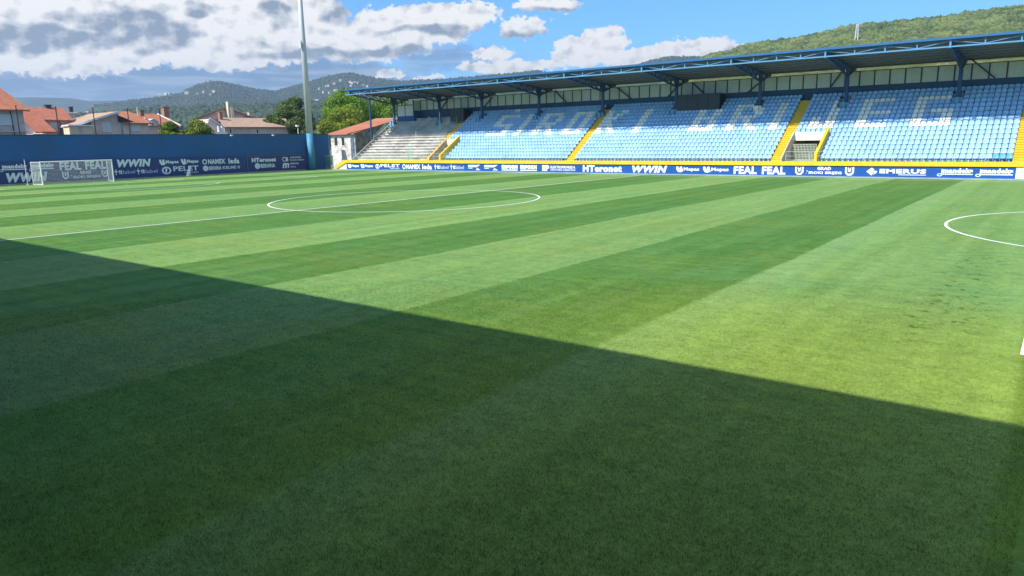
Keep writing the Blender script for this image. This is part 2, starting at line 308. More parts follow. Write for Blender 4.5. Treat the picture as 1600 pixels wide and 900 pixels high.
# ---------------------------------------------------------------- grass of the pitch
def grass_mat():
    m = bpy.data.materials.new('mown pitch grass'); m.use_nodes = True; nt = m.node_tree; g = N(nt); b = nt.nodes['Principled BSDF']
    geo = g.n('ShaderNodeNewGeometry'); p = geo.outputs['Position']; x, y, z = g.xyz(p)[:3]
    wob = g.noise(g.comb(g.m('MULTIPLY', x, .6), g.m('MULTIPLY', y, .10), 0.), 1., 3, .6)
    wob2 = g.noise(p, 5., 2, .6)
    xw = g.m('ADD', x, g.m('ADD', g.m('MULTIPLY', g.m('SUBTRACT', wob, .5), .5), g.m('MULTIPLY', g.m('SUBTRACT', wob2, .5), .22)))
    # light bands between mowing edges
    bands = [(-52.3, -47), (-41.5, -36), (-30, -24.2), (-18, -12.3), (-6.3, 0), (6.9, 13.1), (18.85, 24.15), (29.45, 35.85), (41.4, 46.9)]
    acc = None
    for a, c in bands:
        q = g.m('MULTIPLY', g.ss(xw, a-.10, a+.10), g.ss(xw, c+.10, c-.10) if False else g.m('SUBTRACT', 1., g.ss(xw, c-.10, c+.10)))
        acc = q if acc is None else g.m('ADD', acc, q)
    # mower passes inside the bands (narrow strips) and cross streaks
    st = g.noise(g.comb(g.m('MULTIPLY', x, 1.5), g.m('MULTIPLY', y, .05), 0.), 1.1, 4, .65)
    st2 = g.noise(g.comb(g.m('MULTIPLY', x, .22), g.m('MULTIPLY', y, 2.3), 3.), 1.0, 4, .65)
    big = g.noise(p, .13, 4, .6); med = g.noise(p, .55, 5, .62, .3); fin = g.noise(p, 9., 4, .7); mic = g.noise(p, 42., 3, .8)
    blades = g.noise(g.comb(g.m('MULTIPLY', x, 10.), g.m('MULTIPLY', y, 34.), 0.), 1., 3, .75)
    dark = (.082, .206, .038); light = (.172, .300, .094)
    fac = g.m('ADD', g.m('MULTIPLY', acc, .74), g.m('MULTIPLY', g.m('SUBTRACT', st, .5), .9))
    fac = g.m('ADD', fac, g.m('ADD', g.m('MULTIPLY', g.m('SUBTRACT', med, .5), .55), .12), clamp=True)
    c = g.mix(fac, dark, light)
    yel = g.m('MULTIPLY', g.ss(g.m('ADD', g.m('MULTIPLY', big, .55), g.m('MULTIPLY', st2, .45)), .46, .66), .30)
    c = g.mix(yel, c, (.25, .27, .03))
    # each pass of the mower leaves its own narrow strip, and one strip per band is cut paler
    ps = g.n('ShaderNodeTexWhiteNoise', noise_dimensions='1D'); px_ = g.m('ADD', g.m('DIVIDE', x, .82), g.m('MULTIPLY', g.m('SUBTRACT', wob, .5), .9)); g.L(g.m('FLOOR', px_), ps.inputs['W'])
    pf = g.m('FRACT', px_); ed = g.m('MULTIPLY', g.ss(pf, 0., .3), g.m('SUBTRACT', 1., g.ss(pf, .7, 1.)))
    pv = g.m('MULTIPLY', g.m('SUBTRACT', ps.outputs['Value'], .5), ed)
    pale = g.m('MULTIPLY', g.ss(xw, 29.35, 29.6), g.m('SUBTRACT', 1., g.ss(xw, 30.1, 30.9)))
    c = g.mix(g.m('MULTIPLY', pale, .45), c, (.20, .33, .13))
    hue = g.noise(g.comb(x, g.m('MULTIPLY', y, .5), 8.), .45, 5, .65, .4)
    c = g.mix(g.ss(hue, .45, .70, 0., .28), c, (.095, .25, .085))
    # a paler, yellower swathe near the stand side touchline
    nb = g.m('MULTIPLY', g.ss(y, -14., -22.), g.ss(x, 22., 34.)); c = g.mix(g.m('MULTIPLY', nb, .45), c, (.29, .35, .03))
    # scuffed darker patches near the box
    sp = g.ss(g.noise(p, 2.6, 5, .7), .54, .62); zone = g.m('MULTIPLY', g.ss(g.m('ABSOLUTE', g.m('SUBTRACT', x, 34.3)), 1.3, .2), g.ss(g.m('ABSOLUTE', g.m('ADD', y, 14.)), 8., 4.))
    c = g.mix(g.m('MULTIPLY', g.m('MULTIPLY', sp, zone), .75), c, (.045, .08, .02))
    # dark line of heavier growth on the box edge
    clump = g.noise(p, 2.4, 6, .7, .3)
    val = g.m('ADD', g.m('ADD', g.m('MULTIPLY', g.m('SUBTRACT', clump, .5), .85), g.m('MULTIPLY', g.m('SUBTRACT', fin, .5), .9)), g.m('ADD', g.m('MULTIPLY', g.m('SUBTRACT', mic, .5), .42), g.m('MULTIPLY', g.m('SUBTRACT', blades, .5), .5)))
    val = g.m('ADD', 1., g.m('ADD', val, g.m('ADD', g.m('MULTIPLY', g.m('SUBTRACT', st2, .5), .35), g.m('MULTIPLY', pv, .17))))
    cm = g.vm('SCALE', c); nt.nodes[-1].inputs['Scale'].default_value = 1.; g.L(val, nt.nodes[-1].inputs['Scale'])
    g.L(cm, b.inputs['Base Color']); b.inputs['Roughness'].default_value = .8; b.inputs['Specular IOR Level'].default_value = .06
    try:
        b.inputs['Sheen Weight'].default_value = .0; b.inputs['Sheen Roughness'].default_value = .5; b.inputs['Sheen Tint'].default_value = (.75, 1, .45, 1)
    except Exception: pass
    bp = g.n('ShaderNodeBump'); bp.inputs['Strength'].default_value = .65; bp.inputs['Distance'].default_value = .025
    g.L(g.m('ADD', g.m('MULTIPLY', blades, 1.), g.m('ADD', g.m('MULTIPLY', mic, .8), g.m('MULTIPLY', fin, 1.6))), bp.inputs['Height'])
    # the roller lays the blades one way in the light bands and the other way in the dark ones
    lean = g.m('MULTIPLY', g.m('SUBTRACT', fac, .5), -.30)
    g.L(g.vm('NORMALIZE', g.vm('ADD', bp.outputs[0], g.comb(0., lean, 0.))), b.inputs['Normal'])
    return m
b = MB(); b.add([(-9000, -9000, -.05), (9000, -9000, -.05), (9000, 9000, -.05), (-9000, 9000, -.05)], [(0, 1, 2, 3)])
tag(b.build('ground', MT['soil']), kind='structure')
b = MB(); b.add([(-56.9, -36.3, 0), (56.9, -36.3, 0), (56.9, 36.2, 0), (-56.9, 36.2, 0)], [(0, 1, 2, 3)])
tag(b.build('pitch_grass', grass_mat()), kind='structure')
# real blades standing up in the nearest part of the pitch
def near_blades(n=260000):
    rs = np.random.RandomState(3); d = 5.0+15*rs.rand(n)**1.25; a = np.radians(rs.uniform(-76, 0, n)); x = CAM.x+d*np.sin(a); y = CAM.y+d*np.cos(a)
    h = rs.uniform(.018, .042, n); t = rs.uniform(0, 6.283, n); w = rs.uniform(.002, .0042, n); lx = rs.normal(0, .35, n)*h; ly = rs.normal(0, .35, n)*h
    z = np.zeros(n); p0 = np.stack([x-w*np.cos(t), y-w*np.sin(t), z], 1); p1 = np.stack([x+w*np.cos(t), y+w*np.sin(t), z], 1); p2 = np.stack([x+lx, y+ly, h], 1)
    o = npmesh('grass_blades', np.stack([p0, p1, p2], 1).reshape(-1, 3), np.arange(3*n).reshape(n, 3), bpy.data.materials['mown pitch grass'])
    tag(o, 'short mown grass blades standing up from the pitch', 'grass', kind='stuff')
near_blades()
# kerbs
b = MB(); b.box(-53.2, 56.9, 36.2, 36.38, -.02, .12); tag(b.build('kerb', MT['steel_sky'] if False else mat('bluish kerb', (.26, .36, .42), .8, .15)), kind='structure')
b = MB(); b.box(-57, -56.7, -40, 34, -.02, .10); tag(b.build('kerb', MT['concrete_pale']), kind='structure')
b = MB(); b.add([(-75, 36.2, -.02), (-53.2, 36.2, -.02), (-53.2, 60, -.02), (-75, 60, -.02)], [(0, 1, 2, 3)]); tag(b.build('path', MT['concrete']), kind='structure')

# markings, one object
def markings():
    b = MB(); W = .06; Z = .004
    def rect(x0, x1, y0, y1): b.add([(x0, y0, Z), (x1, y0, Z), (x1, y1, Z), (x0, y1, Z)], [(0, 1, 2, 3)])
    def arc(cx, cy, r, a0, a1, n):
        for k in range(n):
            t0 = a0+(a1-a0)*k/n; t1 = a0+(a1-a0)*(k+1)/n
            b.add([(cx+(r-W)*math.cos(t0), cy+(r-W)*math.sin(t0), Z), (cx+(r+W)*math.cos(t0), cy+(r+W)*math.sin(t0), Z), (cx+(r+W)*math.cos(t1), cy+(r+W)*math.sin(t1), Z), (cx+(r-W)*math.cos(t1), cy+(r-W)*math.sin(t1), Z)], [(0, 1, 2, 3)])
    X = 52.3
    rect(-W, W, -34+W, 34-W)
    arc(0, 0, 9.15, 0, 2*math.pi, 128)
    for s in (-1, 1):
        rect(-X-W, X+W, s*34-W, s*34+W); rect(s*X-W, s*X+W, -34+W, 34-W)
        px = s*(X-16.45); rect(min(px-W, px+W), max(px-W, px+W), -20.16-W, 20.16+W)
        for t in (-1, 1): rect(*sorted((px+s*W, s*(X-W))), t*20.16-W, t*20.16+W)
        gx = s*(X-5.5); rect(gx-W, gx+W, -9.16-W, 9.16+W)
        for t in (-1, 1): rect(*sorted((gx+s*W, s*(X-W))), t*9.16-W, t*9.16+W)
        cx = s*(X-11); oy = 1.5 if s > 0 else 0
        h = math.acos((16.45-11)/9.15*.98)
        arc(cx-(.0 if s < 0 else 0), oy, 9.15, math.pi-h if s > 0 else -h, math.pi+h if s > 0 else h, 40)
        arc(cx, 0, .12, 0, 2*math.pi, 12)
    o = b.build('pitch_marking', MT['white_line'], fix=False); tag(o, kind='structure')
markings()

# ---------------------------------------------------------------- lettering
_fc = {}
def glyphs(word, bold=0., shear=0.):
    k = (word, bold, shear)
    if k in _fc: return _fc[k]
    cu = bpy.data.curves.new('t', 'FONT'); cu.body = word; cu.offset = bold; cu.shear = shear; cu.resolution_u = 2; cu.fill_mode = 'FRONT'; cu.space_character = 1.0+bold*2
    ob = bpy.data.objects.new('t', cu); C.objects.link(ob); dg = bpy.context.evaluated_depsgraph_get(); dg.update()
    me = bpy.data.meshes.new_from_object(ob.evaluated_get(dg)); V = [tuple(v.co) for v in me.vertices]; F = [tuple(p.vertices) for p in me.polygons]
    bpy.data.objects.remove(ob); bpy.data.curves.remove(cu); bpy.data.meshes.remove(me)
    A = np.array(V); mn = A.min(0); mx = A.max(0); A = (A-mn)/np.maximum(mx-mn, 1e-6); _fc[k] = (A[:, :2], F); return _fc[k]
def write(b, word, a0, a1, z0, z1, plane, bold=.03, shear=0., mi=0):
    """plane ('y', v) faces -y with a = x; plane ('x', v) faces +x with a = y"""
    A, F = glyphs(word, bold, shear); ax, v = plane; out = []
    for s, t in A:
        q = a0+(a1-a0)*s; z = z0+(z1-z0)*t
        out.append((q, v, z) if ax == 'y' else (v, q, z))
    b.add(out, F, mi)
def poly(b, pts, a0, a1, z0, z1, plane, mi=0):
    ax, v = plane; out = []
    for s, t in pts:
        q = a0+(a1-a0)*s; z = z0+(z1-z0)*t; out.append((q, v, z) if ax == 'y' else (v, q, z))
    b.add(out, [tuple(range(len(pts)))], mi)
def ring(b, a0, a1, z0, z1, plane, th=.28, n=18, start=0., end=1.):
    pts = []
    for k in range(n):
        t0 = 2*math.pi*(start+(end-start)*k/n); t1 = 2*math.pi*(start+(end-start)*(k+1)/n)
        poly(b, [(.5+.5*math.cos(t0), .5+.5*math.sin(t0)), (.5+.5*math.cos(t1), .5+.5*math.sin(t1)), (.5+(.5-th)*math.cos(t1), .5+(.5-th)*math.sin(t1)), (.5+(.5-th)*math.cos(t0), .5+(.5-th)*math.sin(t0))], a0, a1, z0, z1, plane)
def logo(b, kind, a0, a1, z0, z1, pl, dim=0):
    w = a1-a0; h = z1-z0
    if kind == 'WWIN': write(b, 'WWIN', a0, a1, z0, z1, pl, .06, .25)
    elif kind == 'Mepas':
        poly(b, [(0, 1), (.09, 1), (.13, .45), (.17, 1), (.25, 1), (.28, .5), (.31, .2), (.2, 0), (.08, .05), (0, .55)], a0, a1, z0, z1, pl)
        write(b, 'Mepas', a0+w*.33, a1, z0+h*.12, z0+h*.85, pl, .05)
    elif kind == 'PELET':
        ring(b, a0, a0+h*1.25, z0, z1, pl, .17); poly(b, [(.3, .1), (.55, .1), (.75, .75), (.4, .8)], a0+h*.2, a0+h*.95, z0, z1, pl)
        write(b, 'PELET', a0+h*1.55, a1, z0+h*.35, z1, pl, .025); write(b, 'TVORNICA PELETA', a0+w*.6, a1, z0, z0+h*.2, pl, .01)
    elif kind == 'NAMEX': ring(b, a0, a0+h*.95, z0, z1, pl, .2); write(b, 'NAMEX', a0+h*1.15, a1, z0+.05*h, z0+h*.95, pl, .05)
    elif kind == 'leda': write(b, 'leda', a0, a1, z0, z1, pl, .05)
    elif kind == 'ttlabel':
        poly(b, [(.35, 0), (.6, 0), (.6, 1), (.35, 1)], a0, a0+w*.16, z0, z1, pl); poly(b, [(0, .5), (1, .5), (1, .7), (0, .7)], a0, a0+w*.16, z0, z1, (pl[0], pl[1]+(-.002 if pl[0] == 'y' else .002)))
        write(b, 'tt', a0+w*.2, a0+w*.38, z0+h*.15, z0+h*.9, pl, .05); write(b, 'label', a0+w*.42, a1, z0+h*.15, z0+h*.8, pl, .01, 0, 1 if dim else 0)
    elif kind == 'K':
        poly(b, [(0, .55), (.75, .55), (.75, .95), (0, .95)], a0, a1, z0, z1, pl); poly(b, [(.62, 0), (.75, .4), (1, 0)], a0, a1, z0, z1, pl); poly(b, [(.75, .6), (.98, .98), (.76, .98)], a0, a1, z0, z1, pl)
        poly(b, [(0, .3), (.35, .3), (.35, .42), (0, .42)], a0, a1, z0, z1, pl)
    elif kind == 'FORM': write(b, 'ERFORM', a0, a1, z0+.3*h, z1, pl, .09); poly(b, [(0, 0), (1, 0), (1, .18), (0, .18)], a0, a1, z0, z1, pl)
    elif kind == 'EP':
        write(b, 'EP', a0, a0+w*.22, z0, z1, pl, .08); write(b, 'ELEKTROPRIVREDA', a0+w*.26, a1, z0+h*.45, z0+h*.9, pl, .03); write(b, 'HRVATSKE ZAJEDNICE', a0+w*.26, a1, z0, z0+h*.35, pl, .02)
    elif kind == 'HT': write(b, 'HTeronet', a0, a1, z0, z1, pl, .06)
    elif kind == 'FEAL': write(b, 'FEAL', a0, a1, z0, z1, pl, .045)
    elif kind == 'crest':
        poly(b, [(0, 1), (.22, .9), (.22, .35), (.4, .2), (.6, .2), (.78, .35), (.78, .9), (1, 1), (1, .3), (.75, .02), (.5, 0), (.25, .02), (0, .3)], a0, a1, z0, z1, pl)
        poly(b, [(.32, 1), (.5, .72), (.68, 1), (.62, .4), (.38, .4)], a0, a1, z0, z1, (pl[0], pl[1]+(-.002 if pl[0] == 'y' else .002)))
    elif kind == 'GRAD':
        write(b, 'GRAD', a0+w*.32, a0+w*.70, z0+h*.58, z1, pl, .05); write(b, 'ŠIROKI BRIJEG', a0, a1, z0, z0+h*.5, pl, .04)
    elif kind == 'EMERUS':
        k = w*.19; poly(b, [(0, .5), (.5, 1), (.75, .75), (.42, .5), (.75, .25), (.5, 0)], a0, a0+k, z0, z1, pl); poly(b, [(.5, .42), (1, .42), (.95, .6), (.5, .6)], a0, a0+k, z0, z1, pl)
        poly(b, [(.75, .38), (1, .38), (.6, .05), (.5, .14)], a0, a0+k, z0, z1, pl)
        write(b, 'EMERUS', a0+w*.23, a1, z0+h*.28, z0+h*.85, pl, .05); poly(b, [(.55, .08), (1, .08), (1, .16), (.55, .16)], a0, a1, z0, z1, pl)
    elif kind == 'mandeks':
        write(b, 'mandeks', a0+w*.16, a1, z0+h*.42, z1, pl, .06); poly(b, [(.13, .22), (1, .22), (1, .34), (.13, .34)], a0, a1, z0, z1, pl)
        ring(b, a0, a0+w*.15, z0, z0+h*.36, pl, .2, 12); poly(b, [(.12, .22), (.15, .22), (.15, .9), (.12, .9)], a0, a1, z0, z1, (pl[0], pl[1]+(-.002 if pl[0] == 'y' else .002)))
    elif kind == 'BERNINA':
        ring(b, a0, a0+h*1.05, z0, z1, pl, .44, 16); write(b, 'BERNINA', a0+h*1.15, a1, z0+h*.15, z0+h*.85, pl, .04)
    elif kind == 'KELME': write(b, 'KELME', a0, a0+w*.78, z0, z1, pl, .03); ring(b, a0+w*.86, a1, z0, z1, pl, .25, 10)

# ---------------------------------------------------------------- main grandstand
Y0 = 37.5; DY = .6; Z0 = 1.45; DZ = .405; NROW = 16
def ry(i): return Y0+DY*i
def rz_(i): return Z0+DZ*i
stand = thing('grandstand', 'long blue roofed grandstand with rows of light blue seats and yellow stairs', 'grandstand', (0, 36.5, 0))
def steps(x0, x1, i0, i1, yend=47.6, base=0., y_front=None, half=False, nose=0):
    """profile of the terrace rows extruded along x; one closed prism"""
    pts = []; y = y_front if y_front is not None else ry(i0); z = rz_(i0)
    pts.append((y, base)); pts.append((y, z))
    for i in range(i0+1, i1):
        if half:
            pts += [(ry(i)-.3, rz_(i-1)), (ry(i)-.3, rz_(i-1)+DZ/2), (ry(i), rz_(i-1)+DZ/2), (ry(i), rz_(i))]
        else: pts += [(ry(i), rz_(i-1)), (ry(i), rz_(i))]
    pts += [(yend, rz_(i1-1)), (yend, base)]
    b = MB(); b.prism([(x0, y, z) for y, z in pts], (x1-x0, 0, 0))
    if half:
        for i in range(i0+1, i1):
            for yy, zz in ((ry(i)-.3, rz_(i-1)+DZ/2), (ry(i), rz_(i))): b.box(x0+.002, x1-.002, yy-.06, yy-.002, zz-.04, zz+.003)
    if nose:
        for i in range(max(i0, 1), i1): b.box(x0+.002, x1-.002, ry(i)-nose, ry(i)-.002, rz_(i)-.07, rz_(i)+.003)
    return b
A1 = (-34.9, -33.85); A2 = (-11.5, -10.42); A3 = (12.62, 13.7); A4 = (32.4, 33.5); T1 = (-33.85, -31.3); T3 = (13.7, 17.15)
for x0, x1, i0 in ((-49.4, A1[0], 0), (T1[0], T1[1], 6), (T1[1], A2[0], 0), (A2[1], A3[0], 0), (T3[0], T3[1], 6), (T3[1], A4[0], 0), (A4[1], 50, 0)):
    steps(x0, x1, i0, NROW, y_front=(36.98 if i0 == 0 else ry(6)), base=(0 if i0 == 0 else 3.4), nose=(.15 if x0 < -40 else 0)).build('terrace', MT['concrete_pale'] if x0 < -40 else MT['concrete'], stand)
for a in (A1, A2, A3, A4):
    steps(a[0]+.003, a[1]-.003, 0, NROW, y_front=36.99, half=True).build('stair', MT['yellow'], stand)
b = MB(); b.box(-50, 50, 36.27, 36.97, 1.08, Z0+.006); b.build('coping', MT['yellow'], stand)
b = MB(); b.box(-50, 50, 36.44, 36.9, 0, 1.078); b.build('front_wall', MT['concrete'], stand)
# sloping wing at the left end
b = MB(); b.prism([(-53.0, 36.42, 0), (-50.0, 36.42, 0), (-50.0, 36.42, 1.078)], (0, .45, 0)); b.build('wing_wall', MT['frame'], stand)
b = MB(); b.prism([(-53.3, 36.27, 0), (-52.55, 36.27, 0), (-50.003, 36.27, 1.08), (-50.003, 36.27, 1.455), (-50.6, 36.27, 1.455)], (0, .70, 0)); b.build('wing_coping', MT['yellow'], stand)
# entrances through the rows
for k, T in enumerate((T1, T3)):
    b = MB(); b.box(T[0]-.0, T[1], 37.0, 41.09, 1.40, 1.446); b.build('entrance_floor', MT['concrete'], stand)
    b = MB(); b.box(T[0]+.003, T[1]-.003, ry(6)-.06, ry(6)+.2, 3.38, 4.2); b.build('lintel', MT['frame'], stand)
    b = MB(); b.prism([(T[1]-.25, 37.0, 1.45), (T[1]-.25, 37.0, 2.15), (T[1]-.25, 41.04, 4.65), (T[1]-.25, 41.04, 1.45)], (.248, 0, 0)); b.build('parapet', MT['yellow'], stand)
    b = MB(); b.prism([(T[0]+.003, 37.3, 1.45), (T[0]+.003, 37.3, 1.75), (T[0]+.003, 41.04, 4.30), (T[0]+.003, 41.04, 1.45)], (.12, 0, 0)); b.build('side_wall', MT['concrete_pale'], stand)
    b = MB(); b.box(T[0]+.13, T[1]-.26, 44.5, 44.6, 1.446, 3.39); b.build('inner_wall', MT['concrete'], stand)
    b = MB(); x0, x1 = T[0]+.25, T[1]-.9
    for q in np.arange(x0, x1, .14): b.box(q, q+.05, 40.2, 40.23, 1.46, 3.0)
    for z in np.arange(1.5, 3.05, .25): b.box(x0, x1, 40.235, 40.255, z, z+.04)
    b.build('entrance_gate', MT['grey_green'], stand)
    b = MB(); b.box(T[1]-.85, T[1]-.30, 41.0, 41.06, 1.46, 3.3); b.build('entrance_door', MT['green'], stand)
# back wall
b = MB(); b.box(-44.9, 50, 47.45, 47.6, 7.5, 8.80); b.build('back_wall', MT['navy_band'], stand)
px0 = -44.9; k = 0
while px0 < 49.5:
    b = MB(); b.box(px0+.06, px0+1.40-.06, 47.5, 47.56, 8.80, 10.18); b.build('wall_panel', MT['panel'], stand)
    px0 += 1.40
b = MB(); q = -44.9
while q < 50: b.box(q-.058, q+.058, 47.44, 47.58, 8.8, 10.2); q += 1.40
b.box(-44.9, 50, 47.44, 47.58, 10.2, 10.28); b.build('wall_frame', MT['steel_dark'], stand)
b = MB(); b.box(-48.6, -45.0, 46.0, 46.12, 6.9, 7.93); b.box(-45.0, -44.9, 46.0, 47.6, 6.9, 8.7); b.build('side_back_wall', MT['navy_wall'], stand)
for a, c in ((-48.5, -46.9), (-46.78, -45.1)):
    b = MB(); b.box(a, c, 46.03, 46.1, 7.95, 9.5); b.build('wall_panel', MT['panel'], stand)
b = MB()
for q in (-48.6, -46.84, -45.04): b.box(q-.06, q+.06, 46.0, 46.12, 7.94, 10.3)
b.box(-48.6, -45.0, 46.0, 46.12, 9.5, 9.6); b.build('wall_frame', MT['steel_dark'], stand)
b = MB(); b.box(-45.0, -44.95, 46.15, 47.44, 8.72, 10.2); b.build('wall_panel', MT['panel'], stand)
# roof
XL, XR = -50.0, 50.0
COLX = [-49.2, -39.5, -31.2, -21.2, -11.35, -1.4, 8.45, 17.3, 27.2, 37.0, 46.8]
def roofz(y): return 11.62-(y-37)*.072
b = MB(); n = int((XR-XL)/.25); vs = []; fs = []
for i in range(n+1):
    x = XL+(XR-XL)*i/n; dz = .035 if i % 2 else 0
    for y in (36.95, 49.2): vs += [(x, y, roofz(y)+dz), (x, y, roofz(y)+dz+.02)]
for i in range(n):
    a = 4*i; c = 4*i+4; fs += [(a, a+2, c+2, c), (a+1, c+1, c+3, a+3), (a, c, c+1, a+1), (a+2, a+3, c+3, c+2)]
b.add(vs, fs); b.build('roof_sheet', MT['sheet'], stand)
for y in np.arange(38.0, 49.2, 1.5):
    b = MB(); z = roofz(y); b.box(XL, XR, y-.04, y+.04, z-.15, z-.012); b.build('purlin', MT['purlin'], stand)
b = MB(); b.box(XL, XR, 36.80, 36.94, 11.50, 11.70); b.build('gutter', MT['steel_mid'], stand)
b = MB(); b.box(XL, XR, 37.02, 37.12, 11.42, 11.54); b.build('top_chord', MT['steel_mid'], stand)
b = MB(); b.box(XL, XR, 37.0, 37.14, 10.88, 10.99); b.build('bottom_chord', MT['steel_sky'], stand)
b = MB(); 
for a, c in zip(COLX[:-1], COLX[1:]):
    for k in range(4):
        xa = a+(c-a)*k/4; xb = a+(c-a)*(k+1)/4
        if k: b.box(xa-.05, xa+.05, 37.03, 37.1, 10.99, 11.42)
        if k % 2: b.bar((xa, 37.07, 11.0), (xb, 37.07, 11.40), .055)
        else: b.bar((xa, 37.07, 11.40), (xb, 37.07, 11.0), .055)
b.build('front_lattice', MT['steel_sky'], stand)
for X in COLX:
    tr = MB(); top = lambda y: roofz(y)-.24
    tipz = 10.95; cz = 9.75
    def bot(y): return tipz+(cz-tipz)*(y-37.2)/(45.9-37.2) if y < 45.9 else cz+(y-45.9)*.28
    tr.bar((X, 37.15, top(37.15)), (X, 49.0, top(49.0)), .2, .16)
    tr.bar((X, 37.15, tipz+.05), (X, 45.9, cz), .2, .16); tr.bar((X, 45.9, cz), (X, 49.0, bot(49.0)), .2, .16)
    ys = [37.3, 38.8, 40.3, 41.7, 43.1, 44.5, 45.9, 47.4, 48.9]
    for i, (ya, yb) in enumerate(zip(ys[:-1], ys[1:])):
        tr.bar((X, ya, bot(ya)), (X, ya, top(ya)), .10)
        if i < 6: tr.bar((X, ya, top(ya)), (X, yb, bot(yb)), .09)
        else: tr.bar((X, ya, bot(ya)), (X, yb, top(yb)), .09)
    # gusset plate at the head
    tr.prism([(X-.06, 45.2, top(45.2)), (X-.06, 46.6, top(46.6)), (X-.06, 46.1, cz-.3), (X-.06, 45.7, cz-.3)], (.12, 0, 0))
    tr.build('roof_truss', MT['steel_blue'], stand)
    b = MB(); b.box(X-.07, X+.07, 36.97, 37.16, 10.84, 11.56); b.build('truss_end_post', MT['steel_sky'], stand)
    b = MB(); b.box(X-.17, X+.17, 45.78, 46.02, 6.5, cz-.05); b.build('column', MT['steel_blue'], stand)
    b = MB(); b.box(X-.17, X+.17, 45.0, 45.76, 6.45 if X > -48 else 5.9, 7.15); b.box(X-.45, X+.45, 45.2, 45.777, 6.4, 7.12)
    b.build('column_footing', MT['seat_white'] if abs(X-8.45) < .1 else MT['seat_grey'], stand)
    b = MB(); b.box(X-.1, X+.1, 47.62, 47.8, 7.5, 10.6); b.build('rear_post', MT['steel_dark'], stand)
for pa, pb in (((1516, 90.7), (1554.7, 122)), ((1320, 106), (1297, 137)), ((1185, 130.5), (1168, 145)), ((1057, 136), (1044, 151)), ((1083, 130), (1100, 146)), ((964, 137), (987, 155)), ((867, 142), (886, 161)), ((769, 152), (756, 167)), ((700, 154), (689, 171))):
    b = MB(); b.bar(P(*pa, 'y', 47.2), P(*pb, 'y', 47.2), .13); b.build('wind_brace', MT['steel_dark'], stand)
# gable support column in front of the left end
b = MB(); b.tube((-49.7, 41.4, 3.2), (-49.7, 41.4, 10.4), .14, n=10); b.build('gable_column', MT['steel_blue'], stand)
b = MB(); b.box(-50.1, -49.42, 41.0, 41.8, 0, 3.2); b.build('column_footing', MT['concrete_pale'], stand)
# left flank retaining wall
b = MB(); b.prism([(-49.55, 37.0, 0), (-49.55, 37.0, 1.5), (-49.55, 46, 7.4), (-49.55, 47.6, 7.6), (-49.55, 47.6, 0)], (.14, 0, 0)); b.build('flank_wall', MT['concrete'], stand)

# cabins on the top rows
def cabin(x0, x1, y0, y1, z0, z1, label, nm='media_cabin'):
    t = thing(nm, label, 'cabin', ((x0+x1)/2, (y0+y1)/2, z0))
    o = t.location
    b = MB(); b.box(x0, x1, y0, y1, z0, z1)
    def bb(b, n, m): ob = b.build(n, m, t, origin=(0, 0, 0)); ob.location = -Vector(o); return ob
    bb(b, 'body', MT['black'])
    b = MB(); b.box(x0-.06, x1+.06, y0-.08, y1+.05, z1, z1+.05); bb(b, 'lid', MT['steel_dark'])
    b = MB()
    for q in np.linspace(x0, x1, 5): b.box(q-.025, q+.025, y0-.03, y0-.002, z0, z1)
    bb(b, 'seam', MT['steel_dark'])
    b = MB(); b.box(x1+.002, x1+.03, y0+.1, y1-.1, z0+.1, z1-.1); bb(b, 'dark_side', MT['dark'])  # thin dark sheet makes the right side darker than the front
cabin(-1.05, 4.1, 45.3, 46.9, 6.6, 8.7, 'wide dark grey box cabin on the top rows beside the middle blue column')
cabin(-36.7, -34.2, 45.3, 47.0, 6.5, 8.5, 'narrow dark grey box cabin at the top of the leftmost yellow stair')

# ---------------------------------------------------------------- seats
def seat_verts():
    b = MB(); w = .212
    # pan: shallow bucket with rolled front; back: curved shell with a lip
    prof = [(-.195, .235), (-.21, .275), (-.16, .30), (.0, .275), (.13, .29), (.175, .36), (.205, .50), (.215, .64), (.24, .665), (.25, .64), (.235, .50), (.21, .33), (.16, .245), (.0, .235)]
    n = len(prof); vs = []; xs = (-w, -w*.72, 0, w*.72, w)
    for x in xs:
        e = (abs(x)/w)**2
        for (y, z) in prof:
            vs.append((x, y-.05*e*(1 if z > .33 else 0)-.0, z+(.022*e if z <= .33 else -.05*e*max(0, (z-.45)/.15))))
    fs = []
    for j in range(4):
        for i in range(n): fs.append((j*n+i, j*n+(i+1) % n, (j+1)*n+(i+1) % n, (j+1)*n+i))
    fs += [tuple(range(n)), tuple(range(4*n, 5*n))[::-1]]
    b.add(vs, fs); b.box(-.05, .05, -.06, .10, 0, .245)
    return b
SV = seat_verts()
def seat_mesh(m):
    me = bpy.data.meshes.new('stadium_seat'); me.from_pydata(SV.v, [], SV.f); me.materials.append(m)
    bm = bmesh.new(); bm.from_mesh(me); bmesh.ops.recalc_face_normals(bm, faces=bm.faces); bm.to_mesh(me); bm.free(); return me
SM = {'d': seat_mesh(MT['seat_deep']), 'b': seat_mesh(MT['seat_blue']), 'w': seat_mesh(MT['seat_white'])}
GL = {'S': ['1111111', '1100000', '1100000', '1111111', '0000011', '0000011', '1111111'], 'I': ['11']*7,
      'R': ['1111110', '1100011', '1100011', '1111110', '1101100', '1100110', '1100011'], 'O': ['111111', '110011', '110011', '110011', '110011', '110011', '111111'],
      'K': ['110011', '110110', '111100', '111000', '111100', '110110', '110011'], 'B': ['111110', '110011', '110011', '111110', '110011', '110011', '111111'],
      'J': ['00011', '00011', '00011', '00011', '11011', '11011', '11111'], 'E': ['111111', '110000', '110000', '111111', '110000', '110000', '111111'],
      'G': ['1111111', '1100000', '1100000', '1101111', '1100011', '1100011', '1111111']}
